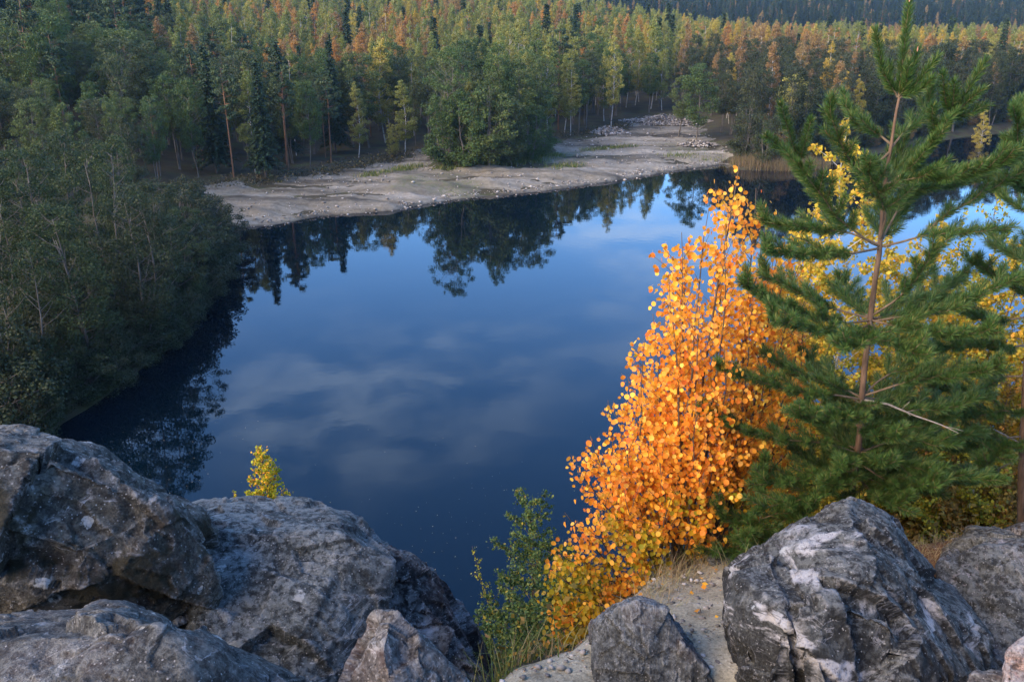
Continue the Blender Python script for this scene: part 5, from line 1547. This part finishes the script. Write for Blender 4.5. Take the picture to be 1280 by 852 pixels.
G_grn = leaf_mat('grass_green', [(0, (0.07, 0.11, 0.02)), (0.6, (0.12, 0.16, 0.035)), (1, (0.26, 0.22, 0.09))], source='leaf', translucent=0.25, var=0.2)
G_dry = leaf_mat('grass_dry', [(0, (0.22, 0.16, 0.08)), (0.6, (0.33, 0.26, 0.14)), (1, (0.16, 0.15, 0.05))], source='leaf', translucent=0.2, var=0.25)
G_reed = leaf_mat('reed_tan', [(0, (0.12, 0.09, 0.05)), (0.6, (0.19, 0.14, 0.075)), (1, (0.10, 0.10, 0.04))], source='leaf', translucent=0.2, var=0.25)
rg = np.random.default_rng(77)
tufts = [(622, 838, 4.0, 70, 0.30, G_grn, 'green grass tuft beside the lower end of the dark wedge rock'), (640, 812, 4.3, 50, 0.26, G_dry, 'yellowish grass tuft at the sandy edge under the green birch'),
         (668, 822, 4.4, 40, 0.20, G_grn, 'short green grass tuft on the sandy edge left of the striped rock'), (700, 838, 4.3, 40, 0.14, G_dry, 'withered grass tuft on the sand left of the striped rock'),
         (848, 712, 5.6, 60, 0.24, G_grn, 'green grass tuft among the aspen stems'), (878, 702, 5.7, 60, 0.22, G_dry, 'dry straw tuft at the foot of the aspen'),
         (908, 704, 5.5, 50, 0.18, G_dry, 'dry straw tuft beside the pine sapling'), (815, 735, 5.4, 50, 0.2, G_dry, 'dry straw tuft at the left foot of the aspen'), (935, 700, 5.0, 30, 0.32, G_dry, 'tall dry grass blades against the black boulder'),
         (838, 724, 5.4, 50, 0.16, G_dry, 'matted dry tuft on the crest behind the striped rock')]
for px0, py0, Y, n, ln, gm_, lab in tufts:
    x = P(px0, py0, Y)[0]; z = hz(x, Y)
    pos = np.stack([rg.normal(size=n) * 0.09, rg.normal(size=n) * 0.07, np.zeros(n)], 1)
    pos[:, 2] = height(x + pos[:, 0], Y + pos[:, 1]) - z - 0.01
    V, Fq = blades(pos, ln, rg, 0.006, 0.7)
    thing('grass_tuft', lab, 'grass tuft', (x, Y, z), 'grass tufts on the quarry edge', make_mesh('grass_tuft', V, Fq, gm_))

def scatter_stuff(name, label, V, Fq, m, smooth=False):
    o = obj(name, make_mesh(name, V, Fq, m, smooth=smooth)); tag(o, label, kind='stuff'); return o

def stones(pos, size, r):
    """small angular stones: squashed, jittered octahedra cut once"""
    base = np.array([[1, 0, 0], [-1, 0, 0], [0, 1, 0], [0, -1, 0], [0, 0, 1], [0, 0, -1], [.62, .62, .55], [-.62, .62, .5], [-.62, -.62, .55], [.62, -.62, .5]], float)
    bm = hull_mesh([tuple(v) for v in base])
    bm.verts.ensure_lookup_table()
    bv = np.array([v.co for v in bm.verts]); bf = np.array([[v.index for v in f.verts] for f in bm.faces]); bm.free()
    n = len(pos)
    W = bv[None] * r.uniform(0.7, 1.3, (n, len(bv), 1)) * np.stack([r.uniform(.7, 1.3, n), r.uniform(.7, 1.3, n), r.uniform(.4, .8, n)], 1)[:, None] * size[:, None, None]
    a = r.uniform(0, 6.28, n); ca, sa = np.cos(a)[:, None], np.sin(a)[:, None]
    W = np.stack([W[..., 0] * ca - W[..., 1] * sa, W[..., 0] * sa + W[..., 1] * ca, W[..., 2]], -1) + pos[:, None]
    return W.reshape(-1, 3), (bf[None] + (np.arange(n) * len(bv))[:, None, None]).reshape(-1, 3)

M_stone = leaf_mat('loose_stone', [(0, (0.12, 0.11, 0.10)), (0.5, (0.24, 0.22, 0.195)), (0.85, (0.30, 0.28, 0.255)), (1, (0.42, 0.40, 0.375))], source='leaf', translucent=0.0, var=0.2, rough=0.9)
# pebbles on the sand in front
n = 9000
x = rg.uniform(-0.3, 3.6, n); yy = rg.uniform(3.2, 7.0, n)
k = (yy < np.interp(x, CREST_X, CREST_Y) + 0.2); x, yy = x[k], yy[k]
s = 0.003 + 0.022 * rg.uniform(0, 1, len(x)) ** 7
V, Fq = stones(np.stack([x, yy, height(x, yy) + s * 0.25], 1), s, rg)
scatter_stuff('pebbles', 'small pebbles strewn over the sand between the near rocks', V, Fq, M_stone)
# needle and leaf litter
n = 1500
x = rg.uniform(-0.2, 3.6, n); yy = rg.uniform(3.2, 7.2, n)
k = (yy < np.interp(x, CREST_X, CREST_Y) + 0.4); x, yy = x[k], yy[k]
V, Fq = cards(np.stack([x, yy, height(x, yy) + 0.012], 1), np.array([0, 0, 1.0]) + rg.normal(size=(len(x), 3)) * 0.25, 0.014 + 0.03 * rg.uniform(0, 1, len(x)) ** 3, rg, aspect=0.3)
scatter_stuff('litter', 'brown needles and fallen bits on the sand', V, Fq, leaf_mat('litter', [(0, (0.12, 0.07, 0.035)), (0.7, (0.20, 0.12, 0.06)), (1, (0.5, 0.22, 0.03))], source='leaf', translucent=0.0, var=0.3))
n = 60
x = rg.normal(size=n) * 0.55 + 1.15; yy = rg.uniform(3.9, 5.9, n)
k = yy < np.interp(x, CREST_X, CREST_Y) + 0.1; x, yy = x[k], yy[k]
V, Fq = cards(np.stack([x, yy, height(x, yy) + 0.02], 1), np.array([0, 0, 1.0]) + rg.normal(size=(len(x), 3)) * 0.3, rg.uniform(0.025, 0.045, len(x)), rg, aspect=0.9)
scatter_stuff('fallen_leaves', 'orange aspen leaves fallen on the sand', V, Fq, L_asp)
# dry grass mat along the crest
n = 2600
x = rg.uniform(0.55, 3.4, n); yy = np.interp(x, CREST_X, CREST_Y) + rg.normal(size=n) * 0.22 - 0.25
V, Fq = blades(np.stack([x, yy, height(x, yy) - 0.01], 1), 0.11, rg, 0.004, 1.2)
scatter_stuff('dry_grass', 'matted dry grass along the sandy crest under the aspen and the pine', V, Fq, G_dry)
# green slope growth below the edge
n = 16000
x = rg.uniform(-9, 9, n); yy = np.interp(x, CREST_X, CREST_Y) + rg.uniform(0.4, 7, n)
V, Fq = cards(np.stack([x, yy, height(x, yy) + 0.05 + rg.uniform(0, 1, n) ** 2 * 0.5], 1), rand_dirs(n, rg) + [0, -0.3, 0.6], 0.05 * rg.uniform(0.6, 1.3, n), rg)
scatter_stuff('undergrowth', 'low leafy undergrowth on the slope below the quarry edge', V, Fq, L_och)

# far shore: stones along the water line, rubble, grass strips, reeds
sp_ = np.array([g2(x_, y_) for x_, y_ in SHORE_PX[:14]])
t_ = rg.uniform(0, 1, 900); q3 = along(np.c_[sp_, np.zeros(len(sp_))], t_)
q3[:, :2] += rg.normal(size=(900, 2)) * [0.6, 0.8] + [0, 0.7]
s = 0.06 + 0.20 * rg.uniform(0, 1, 900) ** 4
q3[:, 2] = np.maximum(height(q3[:, 0], q3[:, 1]), -0.05) + s * 0.2
V, Fq = stones(q3, s, rg)
scatter_stuff('shore_stones', 'pale stones along the water line of the gravel shore', V, Fq, M_stone)
gb = GRAVEL.min(0), GRAVEL.max(0)
x = rg.uniform(gb[0][0], gb[1][0], 5000); yy = rg.uniform(gb[0][1], gb[1][1], 5000)
k = (sdist(GRAVEL, x, yy) < 0.5) & (sdist(LAKE, x, yy) > 0.3); x, yy = x[k], yy[k]
s = 0.07 + 0.22 * rg.uniform(0, 1, len(x)) ** 4
V, Fq = stones(np.stack([x, yy, height(x, yy) + 0.05], 1), s, rg)
scatter_stuff('gravel_stones', 'scattered stones on the gravel shore', V, Fq, M_stone)
def heap(name, label, px0, py0, w, d, h, n, seed, smin=0.10, smax=0.34):
    c = G(px0, py0, 1.2); r = np.random.default_rng(seed)
    a = r.uniform(0, 6.28, n); q = np.sqrt(r.uniform(0, 1, n))
    x = c[0] + np.cos(a) * q * w; yy = c[1] + np.sin(a) * q * d
    hh = h * (1 - q ** 1.6) * (0.75 + 0.25 * np.sin(a * 3 + seed))
    s = r.uniform(smin, smax, n)
    zb = hz(c[0], c[1])
    V, Fq = stones(np.stack([x - c[0], yy - c[1], height(x, yy) - zb + hh * r.uniform(0.55, 1, n)], 1), s, r)
    thing(name, label, 'rubble heap', (c[0], c[1], zb), 'rubble heaps on the gravel shore', make_mesh(name, V, Fq, M_stone))
heap('rubble_heap', 'grey gravel heap at the wood edge on the right of the shore', 762, 168, 4.5, 2.5, 1.7, 900, 1)
heap('rubble_heap', 'long pale rubble heap under the trees at the end of the shore', 832, 158, 11, 3.5, 2.2, 1500, 2)
heap('rubble_heap', 'brown earth and stone hump below the broad round alder', 872, 182, 4.0, 2.0, 1.1, 240, 4)

def strip(pxs, n, wid, z=1.0):
    path = np.array([np.r_[g2(a, b, z), 0] for a, b in pxs]); p = along(path, rg.uniform(0, 1, n)); p[:, :2] += rg.normal(size=(n, 2)) * wid; p[:, 2] = height(p[:, 0], p[:, 1]) - 0.08
    return p
pos = np.concatenate([strip([(548, 215), (600, 212), (660, 206), (700, 196)], 2600, 0.9), strip([(455, 222), (490, 217), (525, 208)], 900, 1.0), strip([(730, 190), (790, 184)], 500, 1.0), strip([(690, 212), (720, 208)], 300, 1.2), strip([(840, 196), (900, 196)], 500, 1.3)])
V, Fq = blades(pos, 0.75, rg, 0.10, 0.6, 2)
scatter_stuff('grass', 'green grass strips at the foot of the shore thicket', V, Fq, G_grn)
pos = strip([(925, 207), (950, 211), (985, 212), (1020, 208)], 4200, 1.3, 0.0); pos[:, 2] = np.maximum(pos[:, 2], -0.2)
V, Fq = blades(pos, 1.9, rg, 0.07, 0.25, 3)
scatter_stuff('reeds', 'tan reeds standing in the water at the right end of the gravel shore', V, Fq, G_reed)
# brush under the front rank of the wood
gp = [(262, 238), (330, 228), (400, 219), (440, 211), (475, 204), (510, 192)]
pos = np.concatenate([strip(gp, 2400, 1.3, 1.2), strip([(695, 176), (740, 168), (790, 160)], 1000, 1.2, 1.2)])
pos[:, 2] += rg.uniform(0, 1, len(pos)) ** 2 * 1.1 + 0.1
V, Fq = cards(pos, rand_dirs(len(pos), rg) + [0, 0, 0.4], rg.uniform(0.2, 0.45, len(pos)), rg)
scatter_stuff('brush', 'dark low brush at the foot of the front row of trees', V, Fq, leaf_mat('brush', [(0, (0.04, 0.04, 0.02)), (0.6, (0.07, 0.065, 0.03)), (1, (0.12, 0.09, 0.04))], source='leaf', translucent=0.1, var=0.3))
# leaves adrift on the water
n = 170
fpx = np.r_[rg.normal(size=80) * 60 + 560, rg.normal(size=50) * 45 + 240, rg.uniform(300, 760, 40)]
fpy = np.r_[rg.normal(size=80) * 40 + 670, rg.normal(size=50) * 30 + 570, rg.uniform(520, 700, 40)]
q4 = np.array([G(a, b, 0.012) for a, b in zip(fpx, fpy)])
V, Fq = cards(q4, np.array([0, 0, 1.0]) + rg.normal(size=(n, 3)) * 0.05, rg.uniform(0.025, 0.06, n), rg, aspect=0.8)
scatter_stuff('floating_leaves', 'tiny pale leaves floating on the dark water', V, Fq, leaf_mat('floating_leaf', [(0, (0.20, 0.17, 0.09)), (1, (0.42, 0.36, 0.20))], source='leaf', translucent=0.0, var=0.3))

# ------------------------------------------------------------------ the evening air
hb = bmesh.new(); bmesh.ops.create_cube(hb, size=1.0)
hme = bpy.data.meshes.new('haze'); hb.to_mesh(hme); hb.free()
haze = obj('haze', hme, loc=(0, 850, 41))
haze.scale = (5400, 3900, 98)
tag(haze, 'thin blue evening haze over the lake and hills', kind='stuff')
hm = bpy.data.materials.new('haze'); hm.use_nodes = True
ht = hm.node_tree; ht.nodes.clear()
ho = ht.nodes.new('ShaderNodeOutputMaterial'); hv_ = ht.nodes.new('ShaderNodeVolumePrincipled')
hv_.inputs['Color'].default_value = (0.38, 0.64, 1.0, 1)
hv_.inputs['Density'].default_value = 0.00008
ht.links.new(hv_.outputs[0], ho.inputs['Volume'])
hme.materials.append(hm)
